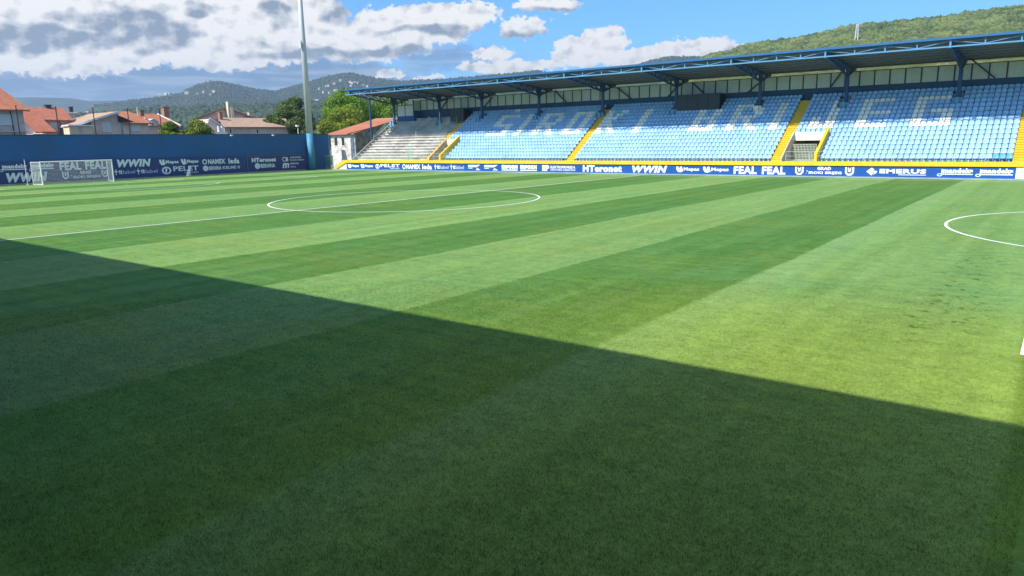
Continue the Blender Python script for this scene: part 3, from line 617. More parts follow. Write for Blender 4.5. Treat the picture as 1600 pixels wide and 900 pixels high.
LET = [('S', -27.35), ('I', -22.75), ('R', -20.12), ('O', -15.25), ('K', -10.3), ('I', -5.25), ('B', 1.6), ('R', 6.15), ('I', 10.9), ('J', 14.6), ('E', 19.0), ('G', 23.7)]
SP = .472
def is_white(x, i):
    for c, x0 in LET:
        g = GL[c]; k = round((x-(x0+SP/2))/SP)
        if 0 <= k < len(g[0]) and 7 <= i <= 13 and g[13-i][k] == '1': return True
        if c == 'S' and i == 15 and k in (3, 4): return True
    return False
seats = []
for blk, (x0, x1) in enumerate(((T1[1], A2[0]), (A2[1], A3[0]), (T3[1], A4[0]))):
    n = round((x1-x0)/SP); q = (x1-x0)/n; off = 0
    for i in range(NROW):
        for k in range(n): seats.append((x0+off+q*(k+.5), i, blk, n-k))
for T in (T1, T3):
    n = round((T[1]-T[0])/SP); off = 0; q = (T[1]-T[0])/n
    for i in range(6, NROW):
        for k in range(n): seats.append((T[0]+off+q*(k+.5), i, 9 if T is T3 else 8, n-k))
for i in range(NROW):
    for k in range(8): seats.append((A4[1]+.27+SP*k, i, 7, k+1))
S2 = []
for x, i, blk, k in seats:
    y = ry(i)+.36; z = rz_(i)
    if any(abs(x-X) < .5 and i in (12, 13, 14) for X in COLX): continue
    if -1.3 < x < 4.3 and i in (13, 14, 15): continue
    if -36.9 < x < -34 and i > 12: continue
    S2.append((x, y, z, i, blk, k, 'w' if is_white(x, i) else ('d' if blk == 2 and i == 0 and k < 4 else 'b')))
ORD = ['front', 'second', 'third', 'fourth', 'fifth', 'sixth', 'seventh', 'eighth', 'ninth', 'tenth', 'eleventh', 'twelfth', 'thirteenth', 'fourteenth', 'fifteenth', 'top']
CNT = ['first', 'second', 'third', 'fourth', 'fifth', 'sixth', 'seventh', 'eighth', 'ninth', 'tenth', 'eleventh', 'twelfth', 'thirteenth', 'fourteenth', 'fifteenth', 'sixteenth', 'seventeenth', 'eighteenth', 'nineteenth', 'twentieth',
       'twenty-first', 'twenty-second', 'twenty-third', 'twenty-fourth', 'twenty-fifth', 'twenty-sixth', 'twenty-seventh', 'twenty-eighth', 'twenty-ninth', 'thirtieth', 'thirty-first', 'thirty-second', 'thirty-third', 'thirty-fourth']
cand = [s for s in S2 if s[4] == 2]
cand.sort(key=lambda s: (Vector((s[0], s[1], s[2]))-CAM).length)
near = cand[:300]; nset = set((s[0], s[3]) for s in near)
for x, y, z, i, blk, k, c in near:
    o = bpy.data.objects.new('stadium_seat', SM[c]); C.objects.link(o); o.location = (x, y, z+.002); o.rotation_euler = (NR.uniform(-.03, .03), 0, NR.uniform(-.02, .02))
    tag(o, '%s plastic seat, %s row, %s seat left of the rightmost yellow stair' % ({'w': 'white', 'b': 'light blue', 'd': 'deeper blue'}[c], ORD[i], CNT[k-1]), 'seat', 'plastic seats of the grandstand')
SVa = np.array(SV.v)
def rest(c):
    V = []; F = []; fs = SV.f
    o = bpy.data.objects.new; b = MB()
    for x, y, z, i, blk, k, cc in S2:
        if cc != c or (x, i) in nset: continue
        tilt = NR.uniform(-.04, .04); A = SVa.copy(); A[:, 1] += A[:, 2]*tilt
        base = len(b.v); b.v += [tuple(q) for q in (A+np.array([x, y, z+.002]))]; b.f += [tuple(base+j for j in f) for f in fs]; b.mi += [0 if cc == 'b' else 1]*len(fs)
    return b
bb_ = rest('b'); bw = rest('w'); base = len(bb_.v); bb_.v += bw.v; bb_.f += [tuple(base+j for j in f) for f in bw.f]; bb_.mi += bw.mi
o = bb_.build('stadium_seats', [MT['seat_blue'], MT['seat_white']]); tag(o, 'remaining rows of light blue seats with white seats spelling the town name', 'seats', kind='stuff')

# front railing panels
x = -49.2; k = 0; seat_words = {}
while x < 49:
    a, c = x, x+2.2; x += 2.35
    if any(a < q[1]+.1 and c > q[0]-.1 for q in (A1, A2, A3, A4)): continue
    b = MB()
    for q in (a, c): b.tube((q, 37.15, Z0), (q, 37.15, Z0+.95), .022, n=5)
    for z in (.12, .50, .93): b.tube((a, 37.15, Z0+z), (c, 37.15, Z0+z), .014, n=5)
    if a < -30:
        for q in np.arange(a+.15, c-.05, .15): b.tube((q, 37.15, Z0+.12), (q, 37.15, Z0+.93), .007, n=4)
    o = b.build('railing_panel', MT['green_rail'])
    tag(o, 'thin pale green railing panel standing on the yellow coping of the grandstand', 'railing', 'railing panels along the grandstand front')
# fence between terrace and seats, handrails on the left terrace
t = MB(); 
for i in range(0, 15, 2):
    t.tube((-35.25, ry(i)+.3, rz_(i)), (-35.25, ry(i)+.3, rz_(i)+1.1), .03, n=6)
for z in (.15, .6, 1.08): t.tube((-35.25, ry(0)+.3, rz_(0)+z), (-35.25, ry(14)+.3, rz_(14)+z), .02, n=6)
tag(t.build('terrace_fence', MT['green_rail']), 'pale green sloping fence beside the leftmost yellow stair', 'fence')
t = MB(); ya, yb = ry(8), ry(13); za, zb = rz_(8), rz_(13)
t.tube((-41.0, ya, za+.0), (-41.0, ya, za+1.0), .04, n=6); t.tube((-41.0, yb, zb), (-41.0, yb, zb+1.0), .04, n=6)
t.tube((-41.0, ya, za+1.0), (-41.0, yb, zb+1.0), .04, n=6); t.tube((-41.0, ya, za+.35), (-41.0, yb, zb+.35), .04, n=6)
tag(t.build('handrail', MT['green_rail']), 'pale green handrail frame standing on the bare upper terrace steps', 'handrail')
t = MB(); t.tube((-37.2, ry(10), rz_(10)), (-37.2, ry(10), rz_(10)+2.6), .06, n=6); tag(t.build('terrace_post', MT['green_rail']), 'tall pale green post on the bare terrace left of the first yellow stair', 'post')
t = MB(); gx0, gx1 = -37.8, -36.6
for q in np.linspace(gx0, gx1, 7): t.box(q-.015, q+.015, 37.2, 37.23, Z0+.01, Z0+2.0)
for z in (.05, 1.0, 1.96): t.box(gx0, gx1, 37.235, 37.26, Z0+z, Z0+z+.05)
tag(t.build('terrace_gate', MT['green_rail']), 'upright pale green barred gate at the foot of the bare terrace', 'gate')

# ---------------------------------------------------------------- advertising boards along the stand
BD = [('Mepas', -49.65, -47.2, 'leftmost blue board reading Mepas beside the white wing of the grandstand'), ('Mepas', -46.77, -44.13, 'blue board reading Mepas, left of the PELET board under the yellow coping'),
      ('PELET', -43.58, -38.55, 'blue board reading PELET with a ring emblem under the grandstand coping'), ('NAMEX', -38.04, -34.53, 'blue board reading NAMEX under the grandstand coping'), ('leda', -34.17, -32.36, 'blue board reading leda under the grandstand coping'),
      ('ttlabel', -31.9, -29.3, 'blue board with a plus and small letters, next to the leda board'), ('ttlabel', -29.0, -26.6, 'blue board with a plus and small letters, left of the two arrow boards'),
      ('K', -25.84, -23.78, 'blue board with a white bar and arrow, the left one of two'), ('K', -23.14, -20.9, 'blue board with a white bar and arrow, the right one of two'),
      ('FORM', -20.3, -17.8, 'blue board reading ERFORM, next to the arrow boards'), ('FORM', -17.4, -14.9, 'blue board reading ERFORM, left of the EP board'), ('EP', -14.1, -9.4, 'blue board reading EP below the second yellow stair'),
      ('HT', -8.38, -3.29, 'blue board reading HTeronet under the grandstand coping'), ('WWIN', -2.01, 2.18, 'bright blue board reading WWIN under the grandstand coping'), ('Mepas', 3.21, 5.77, 'blue board reading Mepas, right of the WWIN board'),
      ('Mepas', 6.19, 8.9, 'blue board reading Mepas, left of the FEAL boards'), ('FEAL', 9.43, 11.75, 'blue board reading FEAL, right beside the Mepas board'), ('FEAL', 12.26, 14.53, 'blue board reading FEAL, below the third yellow stair'),
      ('CR', 15.43, 20.64, 'blue board reading GRAD ŠIROKI BRIJEG between two crests'), ('EMERUS', 21.66, 26.43, 'blue board reading EMERUS with a diamond emblem'), ('mandeks', 27.25, 29.85, 'blue board reading mandeks, right of the EMERUS board'),
      ('mandeks', 30.03, 32.63, 'rightmost blue board reading mandeks, beside the white board'), ('', 32.95, 36.5, 'plain white board at the right end of the blue boards')]
for i, (kd, a, c, lab) in enumerate(BD):
    l = -49.95 if i == 0 else (BD[i-1][2]+a)/2; r = (c+BD[i+1][1])/2 if i+1 < len(BD) else 36.5
    if i == len(BD)-1: l = 32.80
    if i == len(BD)-2: r = 32.79
    t = thing('advertising_board', lab, 'board', ((l+r)/2, 36.4, .12))
    o = Vector(t.location)
    b = MB(); b.box(l+.004, r-.004, 36.39, 36.435, .125, 1.05); q = b.build('panel', MT['board'] if kd else MT['letter'], t, origin=(0, 0, 0)); q.location = -o
    if kd:
        b = MB(); pl = ('y', 36.384); z0, z1 = .24, .93
        if kd == 'CR':
            logo(b, 'crest', a, 16.2, .2, 1.0, pl); logo(b, 'GRAD', 16.42, 19.6, .24, .98, pl); logo(b, 'crest', 19.88, c, .2, 1.0, pl)
        elif kd in ('WWIN', 'FEAL', 'HT'): logo(b, kd, a, c, .21, .98, pl)
        elif kd == 'Mepas': logo(b, kd, a, c, .30, .90, pl)
        else: logo(b, kd, a, c, z0, z1, pl, 1)
        q = b.build('lettering', [MT['letter'], MT['letter_dim']], t, origin=(0, 0, 0), fix=False); q.location = -o

# ---------------------------------------------------------------- wall behind the goal
wall = thing('perimeter_wall', 'tall blue painted wall behind the far goal', 'wall', (-57, 0, 0))
def under(t, b, n, m, fix=True):
    o = b.build(n, m, t, origin=(0, 0, 0), fix=fix); o.location = -Vector(t.location); return o
b = MB(); b.box(-57.25, -57, -60, 38.9, 0, 5.38); under(wall, b, 'wall_face', MT['navy_wall'])
b = MB(); b.box(-57.3, -56.95, -60, 38.9, 5.38, 5.46); under(wall, b, 'wall_cap', MT['black'])
b = MB(); b.box(-57.9, -57.0, 38.9, 39.1, 0, 5.4); under(wall, b, 'wall_end', MT['seat_grey'])
for i, px in enumerate((31, 92.5, 150, 203.5, 253)):
    q = P(px, 209, 'x', -57.4)
    b = MB(); b.tube((-57.4, q.y, 0), (-57.4, q.y, 8.65), .055, n=6); b.box(-57.4, -57.28, q.y-.04, q.y+.04, 5.0, 5.1)
    tag(b.build('net_post', MT['dark']), ['dark thin post above the blue wall, in front of the leftmost big red roof', 'dark thin post above the blue wall, in front of the window of the second house', 'dark thin post above the blue wall, before the pink gable wall',
        'dark thin post above the blue wall, before the orange hipped roof', 'dark thin post above the blue wall, rightmost, just left of the bush'][i], 'post', 'posts along the top of the blue wall')
for i, px in enumerate((361, 426)):
    q = P(px, 211, 'x', -56.9)
    b = MB(); b.box(-56.95, -56.6, q.y-.16, q.y+.16, 5.20, 5.34); b.prism([(-56.95, q.y-.03, 5.1), (-56.7, q.y-.03, 5.2), (-56.95, q.y-.03, 5.25)], (0, .06, 0)); tag(b.build('wall_lamp', MT['frame']), ['small white lamp on the wall top above the framed banner, the left one', 'small white lamp on the wall top, nearer the floodlight mast'][i], 'lamp', 'lamps on the blue wall')
# banners on the wall: each strip of cloth a thing
XW = -56.86
BN = [(-14.5, -.45, 2.55, 'shaded blue banner with mandeks above large WWIN, left of the goal', [('mandeks', -6.19, -3.48, 1.45, 2.25), ('mandeks', -3.28, -.74, 1.40, 2.30), ('WWIN', -5.6, -1.49, .25, 1.30), ('mandeks', -9.6, -6.9, 1.45, 2.25), ('WWIN', -11.5, -7.2, .25, 1.3)]),
      (-.44, 5.7, 2.55, 'shaded blue banner with two FEAL signs above the town name, behind the goal', [('FEAL', -.12, 2.2, 1.36, 2.32), ('FEAL', 2.66, 5.0, 1.36, 2.36), ('GRAD', .89, 4.25, .32, 1.25), ('crest', .05, .72, .35, 1.28), ('crest', 4.42, 5.12, .38, 1.30)]),
      (5.71, 11.42, 2.55, 'shaded blue banner reading WWIN, right of the goal', [('WWIN', 6.35, 10.52, 1.46, 2.42), ('ttlabel', 5.9, 8.4, .55, 1.25), ('ttlabel', 8.6, 11.25, .52, 1.22)]),
      (11.43, 17.1, 2.5, 'shaded blue banner reading Mepas twice above PELET', [('Mepas', 11.6, 14.14, 1.52, 2.26), ('Mepas', 14.49, 16.9, 1.50, 2.26), ('PELET', 11.8, 16.8, .35, 1.34)]),
      (17.11, 23.6, 2.45, 'shaded blue banner reading NAMEX and leda above BERNINA', [('NAMEX', 17.44, 20.82, 1.42, 2.14), ('leda', 21.31, 22.98, 1.40, 2.16), ('BERNINA', 17.44, 20.15, .53, 1.28), ('KELME', 20.35, 22.99, .70, 1.10)])]
for y0, y1, zt, lab, its in BN:
    t = thing('banner', lab, 'banner', (XW, (y0+y1)/2, .1))
    b = MB(); b.box(XW-.03, XW, y0, y1, .14, zt); under(t, b, 'cloth', MT['board_shaded'])
    b = MB()
    for k, a, c, z0, z1 in its: logo(b, k, a, c, z0, z1, ('x', XW+.006), 1)
    under(t, b, 'lettering', [MT['letter'], MT['letter_dim']], False)
t = thing('banner', 'framed shaded blue banner reading HTeronet, beside the floodlight mast', 'banner', (XW, 29.2, .1))
b = MB(); b.box(XW-.03, XW+.02, 24.2, 34.2, .18, 2.3); under(t, b, 'cloth', MT['board_shaded'])
b = MB(); X = XW+.024; b.box(X, X+.03, 24.16, 34.24, 2.3, 2.36); b.box(X, X+.03, 24.16, 34.24, .12, .18); b.box(X, X+.03, 34.2, 34.26, .18, 2.3); b.box(X, X+.03, 24.14, 24.24, .18, 2.3); under(t, b, 'frame', MT['letter_red'])
b = MB(); pl = ('x', XW+.03)
logo(b, 'HT', 24.93, 28.95, 1.47, 2.08, pl); logo(b, 'BERNINA', 25.35, 28.75, .50, 1.34, pl)
ring(b, 30.05, 30.75, 1.4, 2.1, pl, .14); write(b, 'B', 30.7, 31.1, 1.45, 2.05, pl, .04); write(b, 'VODOVOD', 31.41, 33.4, 1.85, 2.1, pl, .03); write(b, 'ŠIROKI BRIJEG', 31.41, 33.9, 1.45, 1.72, pl, .03)
write(b, 'm', 29.97, 31.2, .45, 1.2, pl, .04, .2); write(b, 'MEPAS', 31.43, 32.9, .95, 1.2, pl, .03); write(b, 'MALL', 31.43, 32.4, .5, .72, pl, .03)
under(t, b, 'lettering', [MT['letter']], False)

# ---------------------------------------------------------------- goal
goal = thing('football_goal', 'white football goal with white net before the blue wall', 'goal', (-52.3, 0, 0))
GX = -52.3; GW = 3.72; GH = 2.46; GD = 1.9
for s in (-1, 1):
    b = MB(); b.tube((GX, s*GW, 0), (GX, s*GW, GH), .065, n=12); under(goal, b, 'post', MT['letter'])
    b = MB(); b.tube((GX, s*GW, GH-.02), (GX-GD, s*(GW+.25), GH-.02), .03, n=8); b.tube((GX-GD, s*(GW+.25), 0), (GX-GD, s*(GW+.25), GH), .035, n=8); b.tube((GX, s*GW, .03), (GX-GD, s*(GW+.25), .03), .03, n=8); under(goal, b, 'net_support', MT['letter'])
b = MB(); b.tube((GX, -GW-.065, GH), (GX, GW+.065, GH), .065, n=12); under(goal, b, 'crossbar', MT['letter'])
b = MB(); r = .0085
def cords(o, du, dv, U, Vv, st=.14, sag=0.):
    o = Vector(o); du = Vector(du); dv = Vector(dv)
    nu = int(U/st); nv = int(Vv/st)
    for i in range(nu+1): b.tube(o+du*U*i/nu, o+du*U*i/nu+dv*Vv, r, n=3, cap=False)
    for j in range(nv+1): b.tube(o+dv*Vv*j/nv, o+dv*Vv*j/nv+du*U, r, n=3, cap=False)
cords((GX-GD, -GW-.25, .02), (0, 1, 0), (0, 0, 1), 2*GW+.5, GH-.04)
cords((GX, -GW, GH-.02), (0, 1, 0), (-1, 0, 0), 2*GW, GD)
for s in (-1, 1): cords((GX, s*GW, .02), Vector((-GD, s*.25, 0)).normalized(), (0, 0, 1), math.hypot(GD, .25), GH-.04)
under(goal, b, 'net', MT['net'], False)
# white corner flag style marker left of the goal and folded white board
q = P(39.5, 262, 'x', -54.5)
b = MB(); b.tube((-54.5, q.y, 0), (-54.5, q.y, 2.75), .03, n=8); b.tube((-54.5, q.y, 0), (-54.5, q.y, .06), .12, n=10); tag(b.build('marker_pole', MT['letter']), 'thin white pole standing before the mandeks banner left of the goal', 'pole')
q0 = P(292.5, 271, 'x', -55.6); q1 = P(297, 258.5, 'x', -56.2)
b = MB(); b.prism([(q0.x, q0.y-.22, .01), (q0.x, q0.y+.22, .01), (q1.x, q1.y+.1, 1.25), (q1.x, q1.y-.22, 1.25)], (.04, 0, .02)); b.box(q1.x-.2, q1.x-.12, q1.y-.03, q1.y+.03, 0, 1.2)
tag(b.build('leaning_board', MT['letter']), 'small white board leaning before the PELET banner', 'board')

# ---------------------------------------------------------------- floodlight mast
t = thing('floodlight_mast', 'tall tapered grey floodlight mast with a blue painted foot', 'mast', (-56.3, 34.9, 0))
b = MB(); b.tube((-56.3, 34.9, 5.5), (-56.3, 34.9, 36), .50, .22, n=20); smooth(under(t, b, 'shaft', MT['galv']))
b = MB(); b.tube((-56.3, 34.9, 0), (-56.3, 34.9, 5.5), .56, .505, n=20); smooth(under(t, b, 'mast_foot', MT['pole_blue']))
b = MB(); b.box(-56.3, -55.9, 34.15, 34.35, 17.8, 18.9); b.bar((-56.0, 34.25, 18.4), (-56.1, 34.9, 18.4), .08); under(t, b, 'junction_box', MT['galv'])
b = MB(); b.box(-56.5, -56.1, 31.5, 38.3, 35.6, 35.9); b.box(-56.5, -56.1, 31.5, 38.3, 37.2, 37.5); b.bar((-56.3, 34.9, 35), (-56.3, 34.9, 37.6), .3); under(t, b, 'lamp_frame', MT['galv'])
for z in (35.9, 37.5):
    for y in np.arange(31.8, 38.2, 1.0):
        b = MB(); b.prism([(-55.95, y, z+.05), (-56.35, y, z+.2), (-56.35, y, z+.7), (-56.1, y, z+.75)], (0, .6, 0)); under(t, b, 'floodlight', MT['galv'])

# ---------------------------------------------------------------- gate and shed at the corner
t = thing('service_gate', 'green framed mesh gate between the blue wall end and the shed', 'gate', (-56, 37.6, 0))
ga = P(506, 262, 'y', 38.0); gb = P(521, 262, 'y', 38.0)
b = MB(); b.box(ga.x, ga.x+.1, 37.95, 38.05, 0, 2.1); b.box(gb.x-.1, gb.x, 37.95, 38.05, 0, 2.1); b.box(ga.x+.1, gb.x-.1, 37.96, 38.04, 2.0, 2.1); b.box(ga.x+.1, gb.x-.1, 37.96, 38.04, .1, .2); under(t, b, 'gate_frame', MT['green_rail'])
b = MB()
for q in np.arange(ga.x+.15, gb.x-.1, .09): b.box(q, q+.025, 37.99, 38.01, .2, 2.0)
under(t, b, 'gate_mesh', MT['green'])
b = MB(); b.box(ga.x-1.2, ga.x-1.1, 37.9, 38.0, 0, 2.2); b.box(ga.x-.55, ga.x-.48, 37.9, 38.0, 0, 2.2); under(t, b, 'gate_post', MT['concrete_pale'])

def shed():
    t = thing('shed', 'small flaking white shed with orange tiled roof beside the bare terrace', 'shed', (-57, 42, 0)); y0 = 41.5; y1 = 52
    fl = P(519, 250, 'y', y0).x; fr = P(556, 250, 'y', y0).x; ze = P(540, 210, 'y', y0).z
    b = MB(); b.box(fl, fr, y0, y1, 0, ze); under(t, b, 'wall', [MT['stucco_white']])
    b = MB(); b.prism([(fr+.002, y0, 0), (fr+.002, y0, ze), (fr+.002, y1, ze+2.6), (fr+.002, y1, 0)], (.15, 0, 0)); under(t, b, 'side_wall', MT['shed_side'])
    b = MB(); b.prism([(fl-.6, y0-.5, ze-.05), (fl-.6, y0-.5, ze+.1), (fl-.6, y1, ze+2.75), (fl-.6, y1, ze+2.6)], (fr-fl+1.0, 0, 0)); under(t, b, 'roof', MT['tile'])
    for px in (525, 536):
        q = P(px, 220, 'y', y0); b = MB(); b.box(q.x-.32, q.x+.32, y0-.03, y0-.002, 3.6, 4.85); f = under(t, b, 'window', MT['dark'])
        b = MB(); b.box(q.x-.40, q.x+.40, y0-.07, y0-.032, 3.5, 3.6); k = b.build('sill', MT['frame'], f, origin=(0, 0, 0))
    b = MB(); b.box(fr-1.6, fr-.5, y0-.03, y0-.002, 3.0, 4.2); under(t, b, 'shutter', MT['frame'])
shed()
# grassy bank between shed and stand with a green net fence on top
b = MB(); b.add([(-49.6, 42, 0), (-49.6, 53, 0), (-49.6, 53, 7.2), (-49.6, 47, 6.9), (-49.6, 43.5, 3.4), (-54.5, 42.5, 0), (-56, 53, 0), (-52, 53, 7.2), (-51.6, 47.5, 6.4), (-52, 44, 2.8)],
                [(0, 5, 9, 4), (4, 9, 8, 3), (3, 8, 7, 2), (5, 6, 7, 8), (5, 8, 9), (0, 4, 3, 2, 1), (1, 2, 7, 6), (0, 1, 6, 5)])
tag(b.build('bank', MT['soil']), kind='structure')
t = thing('net_fence', 'pale green netting fence on the bank beside the left end of the grandstand', 'fence', (-51, 48, 6))
b = MB()
PTS = [(-50.1, 42.2, 3.4), (-50.6, 45.0, 5.2), (-51.2, 48.0, 6.6), (-53.0, 51.0, 7.0)]
for p_ in PTS: b.tube((p_[0], p_[1], p_[2]-.4), (p_[0], p_[1], p_[2]+1.7), .035, n=6)
under(t, b, 'fence_post', MT['green_rail'])
b = MB()
for pa, pb in zip(PTS[:-1], PTS[1:]):
    pa = Vector(pa); pb = Vector(pb); n = 26
    for i in range(n): q = pa.lerp(pb, i/n); b.tube(q, q+Vector((0, 0, 1.6)), .009, n=3, cap=False)
    for j in range(12): b.tube(pa+Vector((0, 0, .14*j)), pb+Vector((0, 0, .14*j)), .009, n=3, cap=False)
under(t, b, 'netting', MT['green_rail'], False)

# ---------------------------------------------------------------- houses beyond the wall
def win(t, X, y0, y1, z0, z1, m='shutter'):
    b = MB(); b.box(X, X+.05, y0, y1, z0, z1); w = under(t, b, 'window', MT[m])
    b = MB(); e = .07; b.box(X+.051, X+.10, y0-e, y1+e, z1, z1+e); b.box(X+.051, X+.12, y0-e, y1+e, z0-e, z0); b.box(X+.051, X+.10, y0-e, y0, z0, z1); b.box(X+.051, X+.10, y1, y1+e, z0, z1); b.build('frame', MT['frame'], w, origin=(0, 0, 0))
def slab(pts, th=.18):
    b = MB(); n = (Vector(pts[1])-Vector(pts[0])).cross(Vector(pts[2])-Vector(pts[1])).normalized(); n = n if n.z > 0 else -n; b.prism(pts, -n*th); return b
def chimney(roof, x, y, z0, z1, w=.6, m='brick', cap=True):
    b = MB(); b.box(x-w/2, x+w/2, y-w/2, y+w/2, z0, z1)
    if cap: b.box(x-w*.65, x+w*.65, y-w*.65, y+w*.65, z1+.002, z1+.12)
    o = b.build('chimney', MT[m], roof, origin=(0, 0, 0)); return o
def Y(px, X): return P(px, 195, 'x', X).y
def Zp(px, py, X): return P(px, py, 'x', X).z
def sub(t, roof_b, name, m): return under(t, roof_b, name, m)
def ridge_roof_y(t, X0, X1, y0, y1, ze, zr, m, inset=0.0, ov=.5, yin0=None, yin1=None, back=True):
    """roof with its ridge along y, eaves at X0 (front, facing +x) and X1 (back)"""
    xm = (X0+X1)/2; a = yin0 if yin0 is not None else y0; c = yin1 if yin1 is not None else y1
    b = MB(); th = .2
    f = [(X0+ov, y0-ov, ze-.1), (X0+ov, y1+ov, ze-.1), (xm, c+(0 if yin1 is not None else ov), zr), (xm, a-(0 if yin0 is not None else ov), zr)]
    bk = [(X1-ov, y0-ov, ze-.1), (X1-ov, y1+ov, ze-.1), (xm, c+(0 if yin1 is not None else ov), zr), (xm, a-(0 if yin0 is not None else ov), zr)]
    for s in (f, bk):
        b.add(s+[(p[0], p[1], p[2]-th) for p in s], [(0, 1, 2, 3), (4, 5, 6, 7), (0, 1, 5, 4), (1, 2, 6, 5), (2, 3, 7, 6), (3, 0, 4, 7)])
    if yin1 is not None: b.add([f[1], bk[1], f[2]], [(0, 1, 2)])
    if yin0 is not None: b.add([f[0], bk[0], f[3]], [(0, 1, 2)])
    r = under(t, b, 'roof', MT[m])
    w = MB()
    if yin1 is None: w.prism([(X0, y1-.05, ze), (X1, y1-.05, ze), (xm, y1-.05, zr-.3)], (0, .04, 0))
    if yin0 is None: w.prism([(X0, y0+.01, ze), (X1, y0+.01, ze), (xm, y0+.01, zr-.3)], (0, .04, 0))
    return r, w
# A
t = thing('house', 'big house with steep orange tiled roof at the left edge above the blue wall', 'house', (-78, -4, 0), 'houses beyond the blue wall')
b = MB(); b.box(-84, -72, -14, 2.2, 0, 8.9); under(t, b, 'wall', MT['stucco'])
r, w = ridge_roof_y(t, -72, -84, -14, 2.2, 8.95, 12.35, 'tile', ov=.6, yin1=1.6); under(t, w, 'gable', MT['stucco'])
chimney(r, -78.5, .2, 12, 12.9, .7, 'black')
win(t, -71.98, -1.0, .70, 7.0, 8.15); win(t, -71.98, -5.2, -3.6, 7.0, 8.15)
b = MB(); b.bar((-71.9, 1.0, 0), (-71.9, .75, 8.6), .09); under(t, b, 'drainpipe', MT['dark'])
b = MB(); b.box(-71.998, -71.6, -14, 2.2, 6.05, 6.2); under(t, b, 'ledge', MT['stucco_pink'])
# B
t = thing('house', 'house with L-shaped red tiled roof, second from the left above the wall', 'house', (-89, 10, 0), 'houses beyond the blue wall')
ya, yb, ym = Y(34, -85), Y(113, -85), Y(70, -85)
zl0 = 8.1-(Zp(80, 168, -89)-8.1)/4.4*4.0
b = MB(); b.box(-93, -85, ym, yb-.3, 0, 8.1); b.box(-93, -81.2, ya, ym, 0, zl0-.3); under(t, b, 'wall', MT['stucco_pink'])
zr = Zp(80, 168, -89)
b = MB(); b.add([(-84.6, ym-.2, 8.1), (-84.6, yb+.1, 8.1), (-89, yb+.6, zr), (-89, ym-.2, zr), (-93.4, yb+.1, 8.1), (-93.4, ym-.2, 8.1)], [(0, 1, 2, 3), (3, 2, 4, 5), (1, 4, 2)])
zl = 8.1-(zr-8.1)/4.4*4.0
b.add([(-80.6, ya, zl), (-80.6, ym-.21, zl), (-89, ym-.21, zr), (-89, ya, zr), (-93.4, ya, 8.1), (-93.4, ym-.21, 8.1)], [(0, 1, 2, 3), (3, 2, 5, 4)])
b.box(-84.7, -84.5, ym-.2, yb+.1, 7.93, 8.08); b.box(-80.7, -80.5, ya, ym-.2, zl-.2, zl-.02); r = under(t, b, 'roof', MT['tile_red'])
for px, z1, w_, mm in ((50.5, 169, .35, 'frame'), (65, 169, .4, 'frame'), (74.5, 165, .7, 'black'), (110.5, 168, .45, 'black')):
    q = P(px, z1, 'x', -89); chimney(r, -89, q.y, zr-.6, q.z, w_, mm)
win(t, -84.98, Y(79, -85), Y(91, -85), 6.5, 7.55)
b = MB(); b.box(-84.9, -84.85, Y(93.5, -85)-.04, Y(93.5, -85)+.04, 0, 8); under(t, b, 'drainpipe', MT['dark'])
# C: pink gable house
t = thing('house', 'pinkish house with a broad gable and cream annex, in the middle of the left row', 'house', (-86, 17, 0), 'houses beyond the blue wall')
X = -80; g0 = Y(143, X); gp = P(184, 174, 'x', X); g1 = Y(232, X); zg0 = Zp(143, 190, X)
b = MB(); b.prism([(X, g0, 0), (X, g0, zg0-.1), (X, gp.y, gp.z-.15), (X, gp.y+.05, 7.8), (X, gp.y+.05, 0)], (-10, 0, 0)); b.box(X-.0, X-9.9, gp.y+.051, g1, 0, 7.65); under(t, b, 'wall', MT['stucco_pink'])
yL = Y(120, X)
b = MB(); b.add([(X+.5, yL-.6, Zp(112, 196, X)), (X+.5, gp.y+.1, gp.z), (X-10, gp.y+.1, gp.z), (X-10, yL-.6, Zp(112, 196, X))]+[(X+.5, yL-.6, Zp(112, 196, X)-.22), (X+.5, gp.y+.1, gp.z-.22), (X-10, gp.y+.1, gp.z-.22), (X-10, yL-.6, Zp(112, 196, X)-.22)],
                [(0, 1, 2, 3), (4, 5, 6, 7), (0, 1, 5, 4), (1, 2, 6, 5), (2, 3, 7, 6), (3, 0, 4, 7)]); r = under(t, b, 'roof', MT['tile_dull'])
b = MB(); b.bar((X+.52, yL-.6, Zp(112, 196, X)-.05), (X+.52, gp.y+.1, gp.z-.02), .1, .3); under(t, b, 'rake_board', MT['frame'])
b = MB(); b.add([(X+.4, gp.y+.2, 7.6), (X+.4, g1+.3, 7.6), (X-4.5, g1-.6, Zp(232, 176, X)+.35), (X-4.5, gp.y+.2, Zp(190, 176, X)+.35), (X-9.5, g1+.3, 7.6), (X-9.5, gp.y+.2, 7.6)], [(0, 1, 2, 3), (3, 2, 4, 5), (1, 4, 2)]); b.box(X+.3, X+.45, gp.y+.2, g1+.3, 7.42, 7.58)
r2 = under(t, b, 'side_roof', MT['tile']); q = P(217, 170, 'x', X-4); chimney(r2, X-4, q.y+.35, 8.8, q.z-.3, .55, 'brick'); b = MB(); b.tube((X-4, q.y-.3, 8.8), (X-4, q.y-.3, q.z+.2), .07); b.build('vent_pipe', MT['frame'], r2, origin=(0, 0, 0))
b = MB(); y0 = Y(184, X+.2); b.prism([(X+.46, y0, 8.75), (X+.46, y0, 7.75), (X+.46, Y(209, X), 7.7)], (.02, 0, 0)); under(t, b, 'dark_triangle', MT['dark'])  # flat dark triangle set just in front of the side roof
for a, c, z0, z1 in ((160, 172, 6.3, 7.5), (206, 217, 6.4, 7.5)): win(t, X+.003, Y(a, X), Y(c, X), z0, z1)
win(t, X+.003, Y(187, X), Y(192, X), 5.8, 7.45, 'window')
